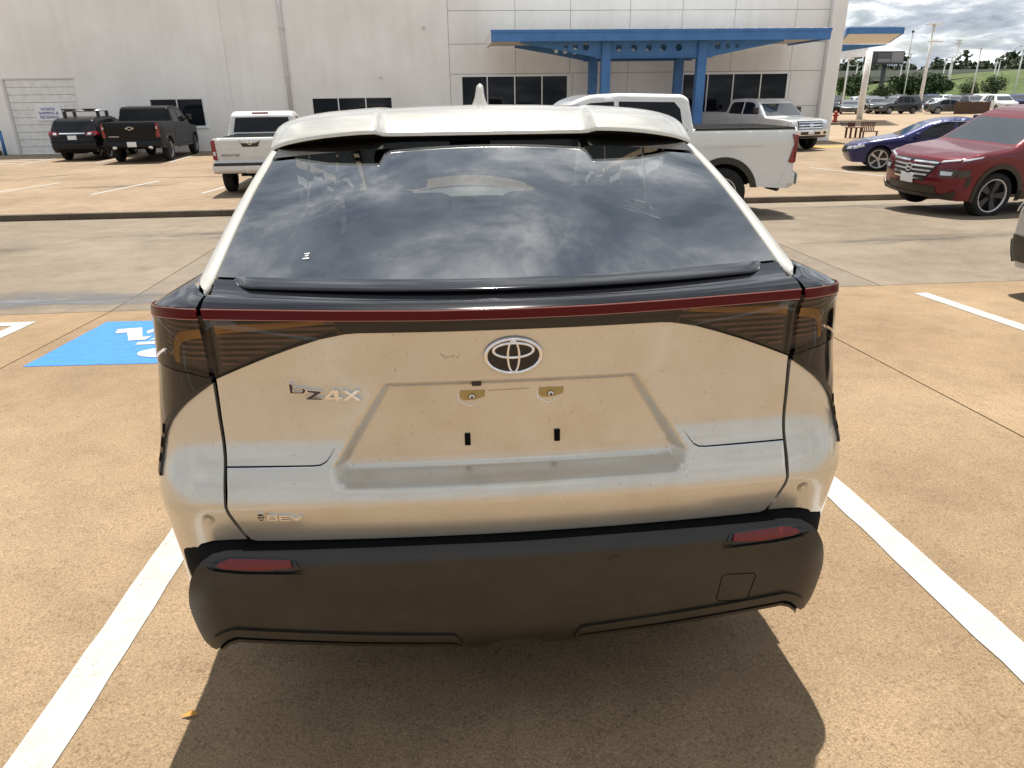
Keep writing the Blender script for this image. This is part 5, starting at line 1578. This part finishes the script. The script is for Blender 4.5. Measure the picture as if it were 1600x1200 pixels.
for x in (-.62, .62):
    V, F = [], []; tube_pts(V, F, [(x, -2.95, .56), (x, -2.62, .58)], .075, 12); mesh_from('exhaust_tip', V, F, M_chrome, silv, smooth=True)
# ---- black crossover with roof rack
sp = suv_spec(L=4.9, W=.90, H=1.62, R=.36)
sp.update(clad=None, rim_mat=M_darkalloy)
sp['rear'] = [('tail_lamp', [(.48, .93), (.86, .95), (.87, 1.10), (.62, 1.09), (.50, 1.02)], M_redlens, .010, True), ('lamp_window', [(.55, .97), (.68, .97), (.70, 1.04), (.58, 1.04)], M_clearlens, .014, True), ('chrome_strip', [(-.46, 1.0), (.46, 1.0), (.46, 1.04), (-.46, 1.04)], M_chrome, .012, False), ('licence_plate', [(-.16, .80), (.16, .80), (.16, .95), (-.16, .95)], M_plate, .012, False), ('bumper_seam', [(-.86, .70), (.86, .70), (.86, .72), (-.86, .72)], M_seam, .004, False)]
sp['side'] = [('tail_lamp', [(4.55, .95), (4.82, .95), (4.80, 1.09), (4.60, 1.08)], M_redlens, .006)]
fixmir(sp, P_black2)
suv, g_ = vehicle('black_crossover', sp, P_black2, (-14.76, 31.0, LOT_Z), 3.0)
tag(suv, 'black crossover with roof rack parked beside the overhead door', 'crossover')
rack = empty('roof_rack', (0, -.55, 1.66)); rack.parent = suv
for yy in (-.55, .35): tube('cross_bar', [(-.62, yy, .16), (.62, yy, .16)], .028, M_alloy, rack, 8)
for xx in (-.62, .62):
    for yy in (-.55, .35): rbox('foot', rack, xx - .05, xx + .05, yy - .06, yy + .06, -.07, .16, M_plastic, .01)
for xx in (-.42, .35): rbox('ski_clamp', rack, xx - .22, xx + .22, -.75, -.45, .19, .245, M_plastic, .02)
# ---- small white pickup, tail to the lane
sp = pickup_spec(L=5.3, W=.92, H=1.87, rail=1.31, R=.375, z0=.46)
sp.update(axles=[.9, 4.15])
sp['rear'] = [('tailgate', [(-.72, .87), (.72, .87), (.73, 1.31), (-.73, 1.31)], None, .012, False), ('tail_lamp', [(.775, .82), (.875, .84), (.885, 1.25), (.79, 1.28)], M_redlens, .010, True), ('lamp_window', [(.80, .93), (.86, .93), (.86, 1.02), (.80, 1.02)], M_clearlens, .013, True), ('tailgate_panel', [(-.17, 1.12), (.17, 1.12), (.26, 1.315), (-.26, 1.315)], M_plastic, .017, False),
              ('rear_bumper', [(-.90, .56), (.90, .56), (.90, .76), (-.90, .76)], P_white2, .035, False), ('bumper_pad', [(-.86, .70), (.86, .70), (.86, .765), (-.86, .765)], M_plastic, .038, False), ('licence_plate', [(-.15, .56), (.15, .56), (.15, .69), (-.15, .69)], M_plate, .040, False), ('tailgate_edge', [(-.72, 1.315), (.72, 1.315), (.72, 1.335), (-.72, 1.335)], M_plastic, .014, False)]
sp['side'] = [('tail_lamp', [(5.12, .84), (5.23, .84), (5.23, 1.27), (5.14, 1.27)], M_redlens, .006)]
sp['mirror_mat'] = P_white2
fro, g_ = vehicle('white_pickup', sp, P_white2, (-4.95, 18.88, LOT_Z), 3.5)
tag(fro, 'compact white pickup truck with its tailgate towards the lane', 'pickup')
rbox('brake_light', fro, -.20, .20, -.78, -.70, 1.80, 1.845, M_redlens, .008)
fe = end_fn(g_, True)
o = bezel(0, 1.225, .062, .062); patch('emblem', o, fe, M_chrome, fro, [bezel(0, 1.225, .046, .046)], step=.05, bstep=.02, rim=.008, off=.022)
patch('emblem_bar', [(-.075, 1.212), (.075, 1.212), (.075, 1.238), (-.075, 1.238)], fe, M_chrome, fro, step=.1, rim=.008, off=.024)
yt = float(fe(np.array([.0]), np.array([1.0]))[0][1])
text_obj('tailgate_lettering', 'FRONTIER', .075, M_plastic, fro, Matrix.Translation((-.47, yt - .016, .93)) @ Matrix.Rotation(RAD(90), 4, 'X'), .002, spacing=1.25)
# ---- large white pickup stopped along the kerb, nose to the left
sp = pickup_spec(L=6.2, W=1.06, H=2.13, rail=1.55, R=.45, z0=.58)
sp.update(axles=[1.02, 4.82], spokes=6, clad=.10, spoke_w=.2, rim_mat=M_darkalloy)
sp['side'] = [('tail_lamp', [(6.00, .98), (6.06, .96), (6.13, .96), (6.145, 1.12), (6.125, 1.22), (6.145, 1.32), (6.13, 1.42), (6.02, 1.44), (6.05, 1.36), (6.085, 1.28), (6.06, 1.20), (6.03, 1.08)], M_redlens, .018),
              ('bed_cap', [(4.25, 1.515), (6.08, 1.515), (6.08, 1.555), (4.25, 1.555)], M_plastic, .004), ('fender_crease', [(4.45, 1.24), (5.5, 1.26), (5.5, 1.272), (4.45, 1.255)], P_white, .012),
              ('rear_bumper', [(5.85, .60), (6.18, .62), (6.19, .82), (5.95, .84)], P_white, .008)]
sp['rear'] = [('tailgate', [(-.86, .95), (.86, .95), (.86, 1.50), (-.86, 1.50)], None, .012, False), ('tail_lamp', [(.90, .95), (1.0, .97), (1.0, 1.42), (.92, 1.42)], M_redlens, .010, True), ('rear_bumper', [(-1.0, .60), (1.0, .60), (1.0, .80), (-1.0, .80)], P_white, .03, False)]
tun, g_ = vehicle('white_pickup', sp, P_white, (2.90, 11.92, float(gz(0, 11.9)) + .01), 90.0)
tag(tun, 'large white pickup truck side-on in the lane behind the crossover roof', 'pickup')
rbox('hitch_step', tun, -.5, .5, -3.22, -3.0, .50, .56, M_plastic, .02)
tube('exhaust_pipe', [(-.55, -2.75, .52), (-.80, -2.85, .50)], .05, M_darkalloy, tun, 10)
# ---- silver pickup facing us at the entrance
sp = pickup_spec(L=5.9, W=1.02, H=1.96, rail=1.42, R=.42, z0=.48)
sp.update(spokes=6)
sp['front'] = [('grille', [(-.62, .82), (.62, .82), (.64, 1.12), (-.64, 1.12)], M_plastic, .010, False)] + \
    [('grille_bar', [(-.60, z), (.60, z), (.60, z + .045), (-.60, z + .045)], M_chrome, .022, False) for z in (.845, .94, 1.035)] + \
    [('headlamp', [(.66, .84), (.90, .88), (.92, 1.10), (.67, 1.12)], M_clearlens, .012, True), ('front_bumper', [(-.96, .60), (.96, .60), (.96, .78), (-.96, .78)], M_chrome, .04, False), ('bumper_intake', [(-.50, .62), (.50, .62), (.50, .72), (-.50, .72)], M_plastic, .045, False), ('fog_lamp', [(.68, .63), (.84, .63), (.84, .73), (.68, .73)], M_plastic, .045, True), ('licence_plate', [(-.15, .64), (.15, .64), (.15, .74), (-.15, .74)], M_plate, .055, False), ('air_dam', [(-.92, .50), (.92, .50), (.92, .58), (-.92, .58)], M_plastic, .012, False), ('emblem', bezel(0, .965, .13, .055), M_chrome, .03, False)]
sp['side'] = [('headlamp', [(.05, .88), (.30, .92), (.26, 1.10), (.06, 1.10)], M_clearlens, .008), ('step_bar', [(1.75, .44), (4.05, .44), (4.05, .50), (1.75, .50)], M_plastic, .06)]
f15, g_ = vehicle('silver_pickup', sp, P_silver, (13.05, 29.55, LOT_Z), 180 + 19)
tag(f15, 'silver pickup truck with chrome grille facing us below the canopy', 'pickup')
# ---- blue sedan
sp = sedan_spec(); fixmir(sp, P_blue); sp.update(rim=.255, spokes=5, spoke_w=.13, bstep=.06)
sp['side'] = [('window_chrome', [(3.50, 1.275), (3.56, 1.265), (3.80, 1.045), (3.90, 1.02), (3.76, 1.01), (3.68, 1.06)], M_chrome, .004), ('roof_chrome', [(2.2, 1.275), (2.5, 1.352), (3.0, 1.362), (3.5, 1.30), (3.5, 1.288), (3.0, 1.350), (2.5, 1.340), (2.2, 1.262)], M_chrome, .004), ('tail_lamp', [(4.5, .86), (4.8, .86), (4.8, .98), (4.58, .96)], M_redlens, .006), ('headlamp', [(.08, .60), (.45, .68), (.42, .74), (.12, .69)], M_clearlens, .006)]
sp['rear'] = [('tail_lamp', [(.42, .84), (.84, .84), (.84, .97), (.44, .95)], M_redlens, .01, True), ('licence_plate', [(-.16, .66), (.16, .66), (.16, .8), (-.16, .8)], M_plate, .012, False)]
sp['front'] = [('grille', [(-.5, .48), (.5, .48), (.5, .64), (-.5, .64)], M_plastic, .01, False), ('headlamp', [(.52, .58), (.82, .60), (.82, .68), (.52, .66)], M_clearlens, .01, True)]
acc, g_ = vehicle('blue_sedan', sp, P_blue, (13.95, 19.05, LOT_Z), 66)
tag(acc, 'dark blue sedan with chrome window trim behind the red crossover', 'sedan')
rbox('antenna_fin', acc, -.03, .03, -1.05, -.86, 1.38, 1.50, P_blue, .02)
# ---- red crossover
sp = suv_spec(L=4.95, W=.985, H=1.80, R=.395, z0=.32)
_sc = 4.95 / 4.65
sp['path'] = [(a[0] * _sc, a[1] * 1.06, *a[2:]) for a in suv_spec()['path']]
sp['windows'] = [[(a * _sc, b * 1.06) for a, b in w] for w in suv_spec()['windows']]
sp.update(axles=[.99, 3.86], belt=1.08, mirror=(1.74, 1.10), clad=.075, arch=.47, spokes=5, rim=.285, rim_mat=M_darkalloy, spoke_w=.20, kf=.30, bstep=.06, seams=[(1.52, .45, 1.60, 1.12), (2.64, .42, 2.64, 1.12), (3.58, .80, 3.64, 1.12)], handles=[(2.34, .98), (3.30, .98)])
fixmir(sp, P_red)
gr = [('grille', [(-.34, .60), (.34, .60), (.56, .92), (.50, .955), (-.50, .955), (-.56, .92)], M_plastic, .008, False)]
for k, z in enumerate((.62, .69, .76, .83, .90)):
    w_ = .33 + (z - .60) * .66
    gr.append(('grille_bar', [(.05, z), (w_, z + .006), (w_ + .02, z + .034), (.05, z + .028)], M_chrome, .022, True))
gr += [('emblem', bezel(0, .80, .072, .072), M_chrome, .034, False), ('emblem_centre', bezel(0, .80, .05, .05), M_plastic, .037, False), ('emblem_bar', [(-.075, .787), (.075, .787), (.075, .813), (-.075, .813)], M_chrome, .040, False), ('daytime_lamp', [(.56, .93), (.84, .985), (.84, 1.01), (.58, .965)], M_clearlens, .014, True), ('headlamp', [(.62, .70), (.86, .72), (.88, .84), (.60, .83)], M_darklens, .014, True), ('headlamp_lens', [(.63, .73), (.80, .74), (.81, .80), (.62, .80)], M_clearlens, .020, True), ('lower_grille', [(-.62, .38), (.62, .38), (.56, .54), (-.56, .54)], M_plastic, .012, False), ('skid_trim', [(-.86, .34), (.86, .34), (.90, .50), (.64, .40), (-.64, .40), (-.90, .50)], M_plastic, .024, False), ('licence_plate', [(-.15, .555), (.15, .555), (.15, .70), (-.15, .70)], M_plate, .034, False)]
sp['front'] = gr
sp['side'] = [('daytime_lamp', [(.06, 1.0), (.55, 1.06), (.50, 1.035), (.08, .975)], M_clearlens, .008), ('headlamp', [(.04, .71), (.30, .73), (.30, .84), (.05, .84)], M_darklens, .008), ('air_curtain', [(.22, .52), (.34, .60), (.36, .74), (.24, .70)], M_plastic, .006), ('sill_cladding', [(1.45, .33), (3.4, .33), (3.4, .48), (1.45, .48)], M_plastic, .012), ('tail_lamp', [(4.5, 1.0), (4.85, 1.0), (4.84, 1.14), (4.5, 1.10)], M_redlens, .006)]
rog, g_ = vehicle('red_crossover', sp, P_red, (10.62, 11.42, float(gz(0, 11.2)) + .005), 97, tilt=(0, RAD(-2.0)))
tag(rog, 'deep red crossover with chrome grille facing the lane', 'crossover')
# dark inserts between the bright spokes
# ---- grey crossover parked at the frame edge, dark crossover and pale car behind the red one
sp = suv_spec(L=4.6); fixmir(sp, P_grey); sp['front'] = [('front_bumper', [(-.8, .34), (.8, .34), (.8, .56), (-.8, .56)], M_plastic, .02, False), ('headlamp', [(.5, .82), (.84, .84), (.84, .95), (.5, .92)], M_clearlens, .01, True)]
sp['side'] = [('bumper_corner', [(.06, .36), (.55, .36), (.50, .60), (.08, .62)], M_plastic, .012)]
edg, g_ = vehicle('grey_crossover', sp, P_grey, (6.43, 3.05, 0.0), 0.0, tilt=(-TILT, 0))
edg.location.z = -math.tan(TILT) * 3.05
tag(edg, 'grey crossover with black lower bumper cut off by the frame edge', 'crossover')
sp = suv_spec(L=4.8, H=1.78); fixmir(sp, P_black2)
dk, g_ = vehicle('dark_crossover', sp, P_black2, (15.75, 15.6, LOT_Z), 80)
tag(dk, 'black crossover mostly hidden behind the red crossover', 'crossover')
sp = sedan_spec(); fixmir(sp, P_silver)
pl, g_ = vehicle('pale_sedan', sp, P_silver, (20.3, 23.4, LOT_Z), 75)
tag(pl, 'pale silver sedan between the blue sedan and the black crossover', 'sedan')
# car reflected/peeking above the white roof line
sp = sedan_spec(L=4.6); fixmir(sp, P_dgrey)
pk, g_ = vehicle('dark_sedan', sp, P_dgrey, (-4.4, 27.2, LOT_Z), 84)
tag(pk, 'dark grey car whose roof peeks over the crossover roof before the triple window', 'sedan')

# ================================================================== far lot
FZ = LOT_Z - 0.004
ORD = ['first', 'second', 'third', 'fourth', 'fifth', 'sixth', 'seventh', 'eighth', 'ninth', 'tenth', 'eleventh', 'twelfth', 'thirteenth', 'fourteenth']
pole_head = bpy.data.meshes.new('lamp_head')
bm = bmesh.new(); bbox(bm, -.45, .95, -.35, .35, -.06, .07, .03); bm.to_mesh(pole_head); bm.free(); pole_head.materials.append(M_whitepaint)
def light_pole(x, y, h, label, r=.10, heads=2, rot=0.0, group='light poles in the far lot'):
    e = empty('light_pole', (x, y, FZ), rz=rot); tag(e, label, 'light pole', group)
    tube('base', [(0, 0, 0), (0, 0, .75)], r * 2.2, M_whitepaint, e, 10)
    tube('shaft', [(0, 0, .7), (0, 0, h)], [r, r * .8], M_whitepaint, e, 8)
    for k in range(heads):
        o = new_obj('lamp_head', pole_head, None, e); o.location = (-.3 + .3 * (1 if k == 0 else 1), 0, h + (.02 if k == 0 else -1.7)); o.rotation_euler = (0, 0, 0 if k == 0 else math.pi * .02)
        if k == 0: o.location.x -= .35
        else: o.location.x += .25
    return e
light_pole(53.0, 80.4, 8.95, 'tall white light pole rising just behind the blue sedan', .20, 2)
poles = [(52.0, 95.5, 6.2), (95.0, 171.4, 9), (98.5, 175.1, 9), (104.7, 183.0, 9), (114.0, 184.8, 9), (89.5, 142.4, 9), (119.4, 175.9, 9), (109.9, 159.8, 9), (114.5, 166.0, 8.6), (91.5, 125.6, 9), (124.2, 164.9, 9), (126.6, 167.0, 9), (104.7, 132.5, 9)]
for k, (x, y, h) in enumerate(poles):
    light_pole(x, y, h, 'slim white light pole in the far lot, %s counting from the building corner' % ORD[k], .13, 1, rot=0.1 * (k % 3))
fp = empty('flag_pole', (99.3, 158.9, FZ)); tag(fp, 'very tall dark mast with a ball on top above the far cars', 'mast')
tube('shaft', [(0, 0, 0), (0, 0, 9), (0, 0, 14)], [.22, .16, .10], M_trimgrey, fp, 8)
bm = bmesh.new(); bmesh.ops.create_uvsphere(bm, u_segments=10, v_segments=8, radius=.28, matrix=Matrix.Translation((0, 0, 14.1))); bm_obj('ball', bm, M_plastic, fp, True)
rbox('collar', fp, -.3, .3, -.3, .3, 8.9, 9.2, M_plastic, .02)
ct_ = empty('cell_tower', (413, 600, 2)); tag(ct_, 'distant lattice cell tower above the tree line', 'tower')
for a, b in ((-1, -1), (1, -1), (0, 1)): tube('leg', [(a * 1.2, b * 1.2, 0), (a * .5, b * .5, 38)], .22, M_trimgrey, ct_, 6)
for z in range(2, 38, 3): tube('brace', [(-1.1 + z * .018, -1.1 + z * .018, z), (1.1 - z * .018, -1.1 + z * .018, z + 2.6)], .14, M_trimgrey, ct_, 5)
for z in (35, 37.5): rbox('antenna_array', ct_, -2.4, 2.4, -1.2, 1.2, z, z + 1.1, M_whitepaint, .1)
hl_ = empty('highway_lamp', (249, 326, 4)); tag(hl_, 'tall grey highway lamp with a long curved arm over the bank', 'street lamp')
tube('mast', [(0, 0, 0), (0, 0, 12.8), (.8, 0, 14.4), (2.4, 0, 15.6), (4.4, 0, 16.1)], [.30, .22, .2, .18, .16], M_trimgrey, hl_, 8)
rbox('lamp_head', hl_, 4.2, 5.9, -.3, .3, 15.9, 16.25, M_trimgrey, .06)
# ---- cars of the far lot (three kinds built once, then copied with their parts)
protos = []
for mk, kw, pc_ in ((sedan_spec, {}, P_mgrey), (suv_spec, dict(L=4.6), P_dgrey), (suv_spec, dict(L=5.0, H=1.82, W=.98), P_silver)):
    q = mk(**kw); fixmir(q, pc_); q.update(bstep=.22, seams=[], handles=[], clad=None)
    q['front'] = [('headlamp', [(.48, .66), (.84, .68), (.84, .78), (.50, .76)], M_clearlens, .012, True), ('grille', [(-.42, .5), (.42, .5), (.42, .74), (-.42, .74)], M_plastic, .010, False)]
    q['rear'] = [('tail_lamp', [(.50, .80), (.84, .82), (.84, .94), (.52, .92)], M_redlens, .012, True)]
    v_, _ = vehicle('parked_car', q, pc_, (0, 0, 0), 0, step=.35)
    protos.append(v_)
paints = {'grey': P_mgrey, 'black': P_black2, 'silver': P_silver, 'white': P_white, 'dark blue': P_blue, 'dark grey': P_dgrey}
kinds = ['sedan', 'crossover', 'people carrier']
used = [False] * 3
def far_car(k, col, x, y, hd, label, s=1.0):
    if not used[k]: o = protos[k]; used[k] = True
    else: o = copy_tree(protos[k])
    o.location = (x, y, FZ); o.rotation_euler = (0, 0, RAD(hd)); o.scale = (s, s, s)
    src = {0: P_mgrey, 1: P_dgrey, 2: P_silver}[k]
    for ch in o.children:
        if ch.type == 'MESH' and ch.name.split('.')[0] in ('body', 'door_mirror'):
            ch.material_slots[0].link = 'OBJECT'; ch.material_slots[0].material = paints[col]
    tag(o, label, 'car', 'cars parked in the far lot')
rows_ = [(121.0, [(1, 'grey', 70, 165), (2, 'white', 74.5, 165), (1, 'black', 79, 165), (1, 'silver', 83.5, 165), (2, 'black', 88, 165), (1, 'white', 92.5, 165), (1, 'dark grey', 97, 165), (2, 'silver', 101.5, 165), (1, 'black', 106, 165)], 'fifth row of the far lot'), (85.0, [(0, 'grey', 37.5, 160), (1, 'dark grey', 41.3, 160), (0, 'black', 45.0, 160), (1, 'grey', 48.8, 160), (1, 'black', 54.6, 160), (0, 'silver', 58.4, 160), (1, 'dark grey', 63.0, 160), (0, 'grey', 71.5, 160), (1, 'white', 75.6, 160)], 'second row of the far lot'), (78.0, [(0, 'dark grey', 33.2, 160), (0, 'black', 37.0, 150), (1, 'grey', 40.3, 150), (0, 'grey', 43.6, 150), (1, 'dark grey', 46.9, 150)], 'nearest row of the far lot'),
         (92.0, [(1, 'grey', 40.0, 170), (1, 'silver', 44.5, 170), (0, 'white', 48.5, 175), (1, 'silver', 52.5, 165), (1, 'black', 57.0, 160), (1, 'black', 61.5, 160), (1, 'grey', 65.5, 160), (2, 'white', 69.6, 160), (1, 'dark blue', 74.0, 160), (1, 'black', 78.5, 160), (0, 'grey', 83, 160)], 'third row of the far lot'),
         (108.0, [(1, 'silver', 53, 165), (2, 'black', 58, 165), (1, 'grey', 63, 165), (2, 'black', 68, 165), (2, 'dark blue', 72.5, 165), (1, 'black', 78, 165), (1, 'dark grey', 83, 165), (0, 'white', 88, 165), (1, 'dark blue', 93, 165), (1, 'grey', 98, 165)], 'fourth row of the far lot')]
for y, cars_, rn in rows_:
    for n_, (k, col, x, hd) in enumerate(cars_):
        far_car(k, col, x, y + rng.uniform(-.8, .8), hd + rng.uniform(-6, 6), '%s %s in the %s, %s from the building' % (col, kinds[k], rn, ORD[n_]))
far_car(2, 'dark grey', 47.2, 75.3, 98, 'dark grey people carrier side-on in the near far lot beside the tall pole')
far_car(0, 'grey', 51.3, 72.5, 250, 'grey sedan at the foot of the tall white pole')
far_car(2, 'white', 60.2, 77.5, 170, 'white people carrier behind the brown fence')
far_car(2, 'black', 67.5, 79.0, 165, 'black people carrier right of the white one behind the brown fence')
# ---- brown fence screen
fe_ = empty('board_fence', (51.8, 70, FZ)); tag(fe_, 'low brown board fence in the far lot with grass on top of its bank', 'fence')
for k in range(12): rbox('board', fe_, -1.8 + k * .31, -1.8 + k * .31 + .285, -.03, .03, .05, 1.16 + rng.uniform(-.02, .02), M_fence, .006)
for z in (.3, .9): rbox('rail', fe_, -1.85, 1.95, .032, .08, z, z + .09, M_fence)
# ---- kerb island, hydrant, bench set
isl = mesh_from('kerb_island', *sheet(24.0, 28.6, 50.6, 54.0, 0.12, 0.2, 2, lambda X, Y: FZ + 0 * X), M_kerb); tag(isl, kind='structure')
hy = empty('fire_hydrant', (28.4, 52.2, FZ + .12)); tag(hy, 'small red fire hydrant beside the building corner', 'hydrant')
tube('barrel', [(0, 0, 0), (0, 0, .1), (0, 0, .12), (0, 0, .62), (0, 0, .74), (0, 0, .80)], [.2, .2, .13, .13, .10, .03], M_hyd, hy, 12)
for a in (-1, 1): tube('nozzle', [(a * .1, 0, .48), (a * .22, 0, .48)], .06, M_hyd, hy, 8)
be = empty('picnic_bench', (20.55, 34.9, LOT_Z)); be.scale = (.8, .8, .72); tag(be, 'dark red brown wooden bench and table set beside the building corner', 'bench')
for k in range(3): rbox('table_plank', be, -.75, .15, -.35 + k * .24, -.35 + k * .24 + .21, .66, .71, M_rust, .008)
for x in (-.62, .02):
    for y in (-.25, .3): rbox('leg', be, x - .05, x + .05, y - .05, y + .05, 0, .66, M_rust)
for k in range(8): rbox('back_slat', be, .30 + k * .12, .30 + k * .12 + .06, .28, .32, .40, .95, M_rust)
rbox('back_rail', be, .26, 1.26, .27, .33, .95, 1.02, M_rust); rbox('seat', be, .26, 1.26, -.15, .27, .38, .43, M_rust)
rbox('backrest', be, -.55, -.08, .32, .37, .72, 1.02, M_rust); rbox('leg', be, .28, .36, -.12, -.04, 0, .38, M_rust); rbox('leg', be, 1.16, 1.24, -.12, -.04, 0, .38, M_rust)
# ---- billboard
bb = empty('billboard', (77.2, 130, FZ)); tag(bb, 'dark wide billboard on a single post beyond the porte-cochere', 'billboard')
tube('post', [(0, 0, 0), (0, 0, 7.0)], .42, M_bill, bb, 10)
rbox('panel', bb, -3.9, 3.2, -.3, .3, 6.85, 8.85, M_bill, .03)
rbox('screen', bb, .9, 3.1, -.34, -.305, 7.0, 8.7, M_billg); rbox('screen', bb, -1.6, .75, -.34, -.305, 7.05, 7.65, M_billg); rbox('screen', bb, -1.6, .75, -.34, -.305, 7.85, 8.6, pmat('billboard_mid', (0.10, 0.10, 0.11), 0.5))
rbox('catwalk', bb, -4.1, 3.4, -.9, -.32, 6.70, 6.80, M_bill)
# ---- grass bank, verge, highway
def hill(name, xs_, ys_, zf, mat):
    X, Y = np.meshgrid(xs_, ys_); Z = zf(X, Y)
    o = grid_surf(name, np.stack([X, Y, Z], -1), mat); tag(o, kind='structure'); return o
def bank(X, Y):
    ramp_ = np.clip((X - 88) / 55, 0, 1)
    up_ = np.clip((Y - 138) / 34, 0, 1)
    return FZ - .05 + 7.2 * ramp_ * up_ ** 1.2 + .25 * np.sin(X * .31) * np.sin(Y * .23) * up_
hill('grass_bank', np.linspace(30, 420, 100), np.linspace(125.5, 182, 30), bank, M_grass_e)
hill('grass_verge', np.linspace(30, 420, 20), np.linspace(182, 600, 20), lambda X, Y: FZ - .06 + 7.2 * np.clip((X - 88) / 55, 0, 1) + (Y - 182) * .004, M_grass_e)
br = empty('highway_bridge', (150, 215, 0)); tag(br, 'long pale concrete highway bridge in front of the distant trees', 'bridge')
rbox('deck', br, -60, 230, -5, 5, 4.8, 6.3, M_bridge, .0); rbox('parapet', br, -60, 230, -5.3, -5.02, 5.9, 7.6, M_bridge); rbox('parapet', br, -60, 230, 5.02, 5.3, 5.9, 7.6, M_bridge)
for x in range(-50, 230, 22): rbox('pier', br, x - .7, x + .7, -3.5, 3.5, -.8, 4.8, M_bridge)
# ---- trees
def leaf_cloud(n, centre, rad, size):
    V, F = [], []
    k = max(7, int(n / 55))
    cl_ = []
    for _ in range(k):
        d = rng.normal(0, 1, 3); d /= np.linalg.norm(d)
        cl_.append((np.array(centre) + d * np.array(rad) * rng.uniform(.25, .82), rng.uniform(.30, .52)))
    for i in range(n):
        c, r = cl_[rng.integers(k)]
        d = rng.normal(0, 1, 3); d /= np.linalg.norm(d)
        p = c + d * np.array(rad) * r * rng.uniform(.55, 1.0)
        a = rng.normal(0, 1, 3); a /= np.linalg.norm(a); b = np.cross(a, rng.normal(0, 1, 3)); b /= max(np.linalg.norm(b), 1e-6)
        s = size * rng.uniform(.6, 1.3)
        j = len(V)
        V += [p - a * s, p + b * s * .6, p + a * s, p - b * s * .6]
        F.append((j, j + 1, j + 2, j + 3))
    return V, F
def tree(x, y, z, h, w, label, n=900, m=0, group='trees beyond the far lot', leaf=None):
    e = empty('tree', (x, y, z)); tag(e, label, 'tree', group)
    V, F = [], []
    tube_pts(V, F, [(0, 0, 0), (.1, 0, h * .3), (0, .1, h * .7)], [h * .035, h * .025, h * .008], 7)
    for k in range(4):
        a = k * 1.6 + rng.uniform(0, 1)
        tube_pts(V, F, [(0, 0, h * (.28 + .08 * k)), (math.cos(a) * w * .3, math.sin(a) * w * .3, h * (.5 + .08 * k)), (math.cos(a) * w * .42, math.sin(a) * w * .42, h * (.62 + .06 * k))], [h * .015, h * .009, h * .003], 5)
    mesh_from('trunk', V, F, M_bark, e, smooth=True)
    V, F = leaf_cloud(int(n * 2.2), (0, 0, h * .60), (w * .5, w * .5, h * .42), leaf or w * .034)
    mesh_from('crown', V, F, M_leaf[m], e)
    return e
T = [(62, 140, 8.5, 8, 'dark broad tree filling the gap under the porte-cochere', 1500, 0), (58, 128, 3.6, 4.5, 'round bush left of the billboard post', 700, 0), (70.5, 118, 3.4, 4.4, 'dense round bush in front of the billboard post', 900, 0), (83, 150, 6.0, 8, 'mid green tree right of the billboard', 1100, 1), (92.5, 146, 5.6, 8, 'large dark tree left of the tall white pole', 1600, 0), (100.5, 150, 5.8, 8, 'dark rounded tree behind the tall white pole', 1500, 0), (94, 130, 4.2, 4, 'small bush with pale twigs right of the tall pole', 700, 1),
     (92.5, 122, 4.8, 4.0, 'upright evergreen in front of the grass bank', 900, 0), (118, 131, 4.6, 4.4, 'dark evergreen at the frame edge in front of the bank', 900, 0), (74, 160, 6.5, 9, 'broad tree between the billboard and the bridge', 1000, 1)]
for (x, y, h, w, lb, n, m) in T: tree(x, y, FZ, h, w, lb, n, m)
# distant wood that reads as one mass along the skyline
V, F = [], []
for k in range(120):
    x = rng.uniform(60, 420); y = rng.uniform(235, 300)
    hh = rng.uniform(7, 11) + (3.5 if 190 < x * 240 / y < 215 else 0)
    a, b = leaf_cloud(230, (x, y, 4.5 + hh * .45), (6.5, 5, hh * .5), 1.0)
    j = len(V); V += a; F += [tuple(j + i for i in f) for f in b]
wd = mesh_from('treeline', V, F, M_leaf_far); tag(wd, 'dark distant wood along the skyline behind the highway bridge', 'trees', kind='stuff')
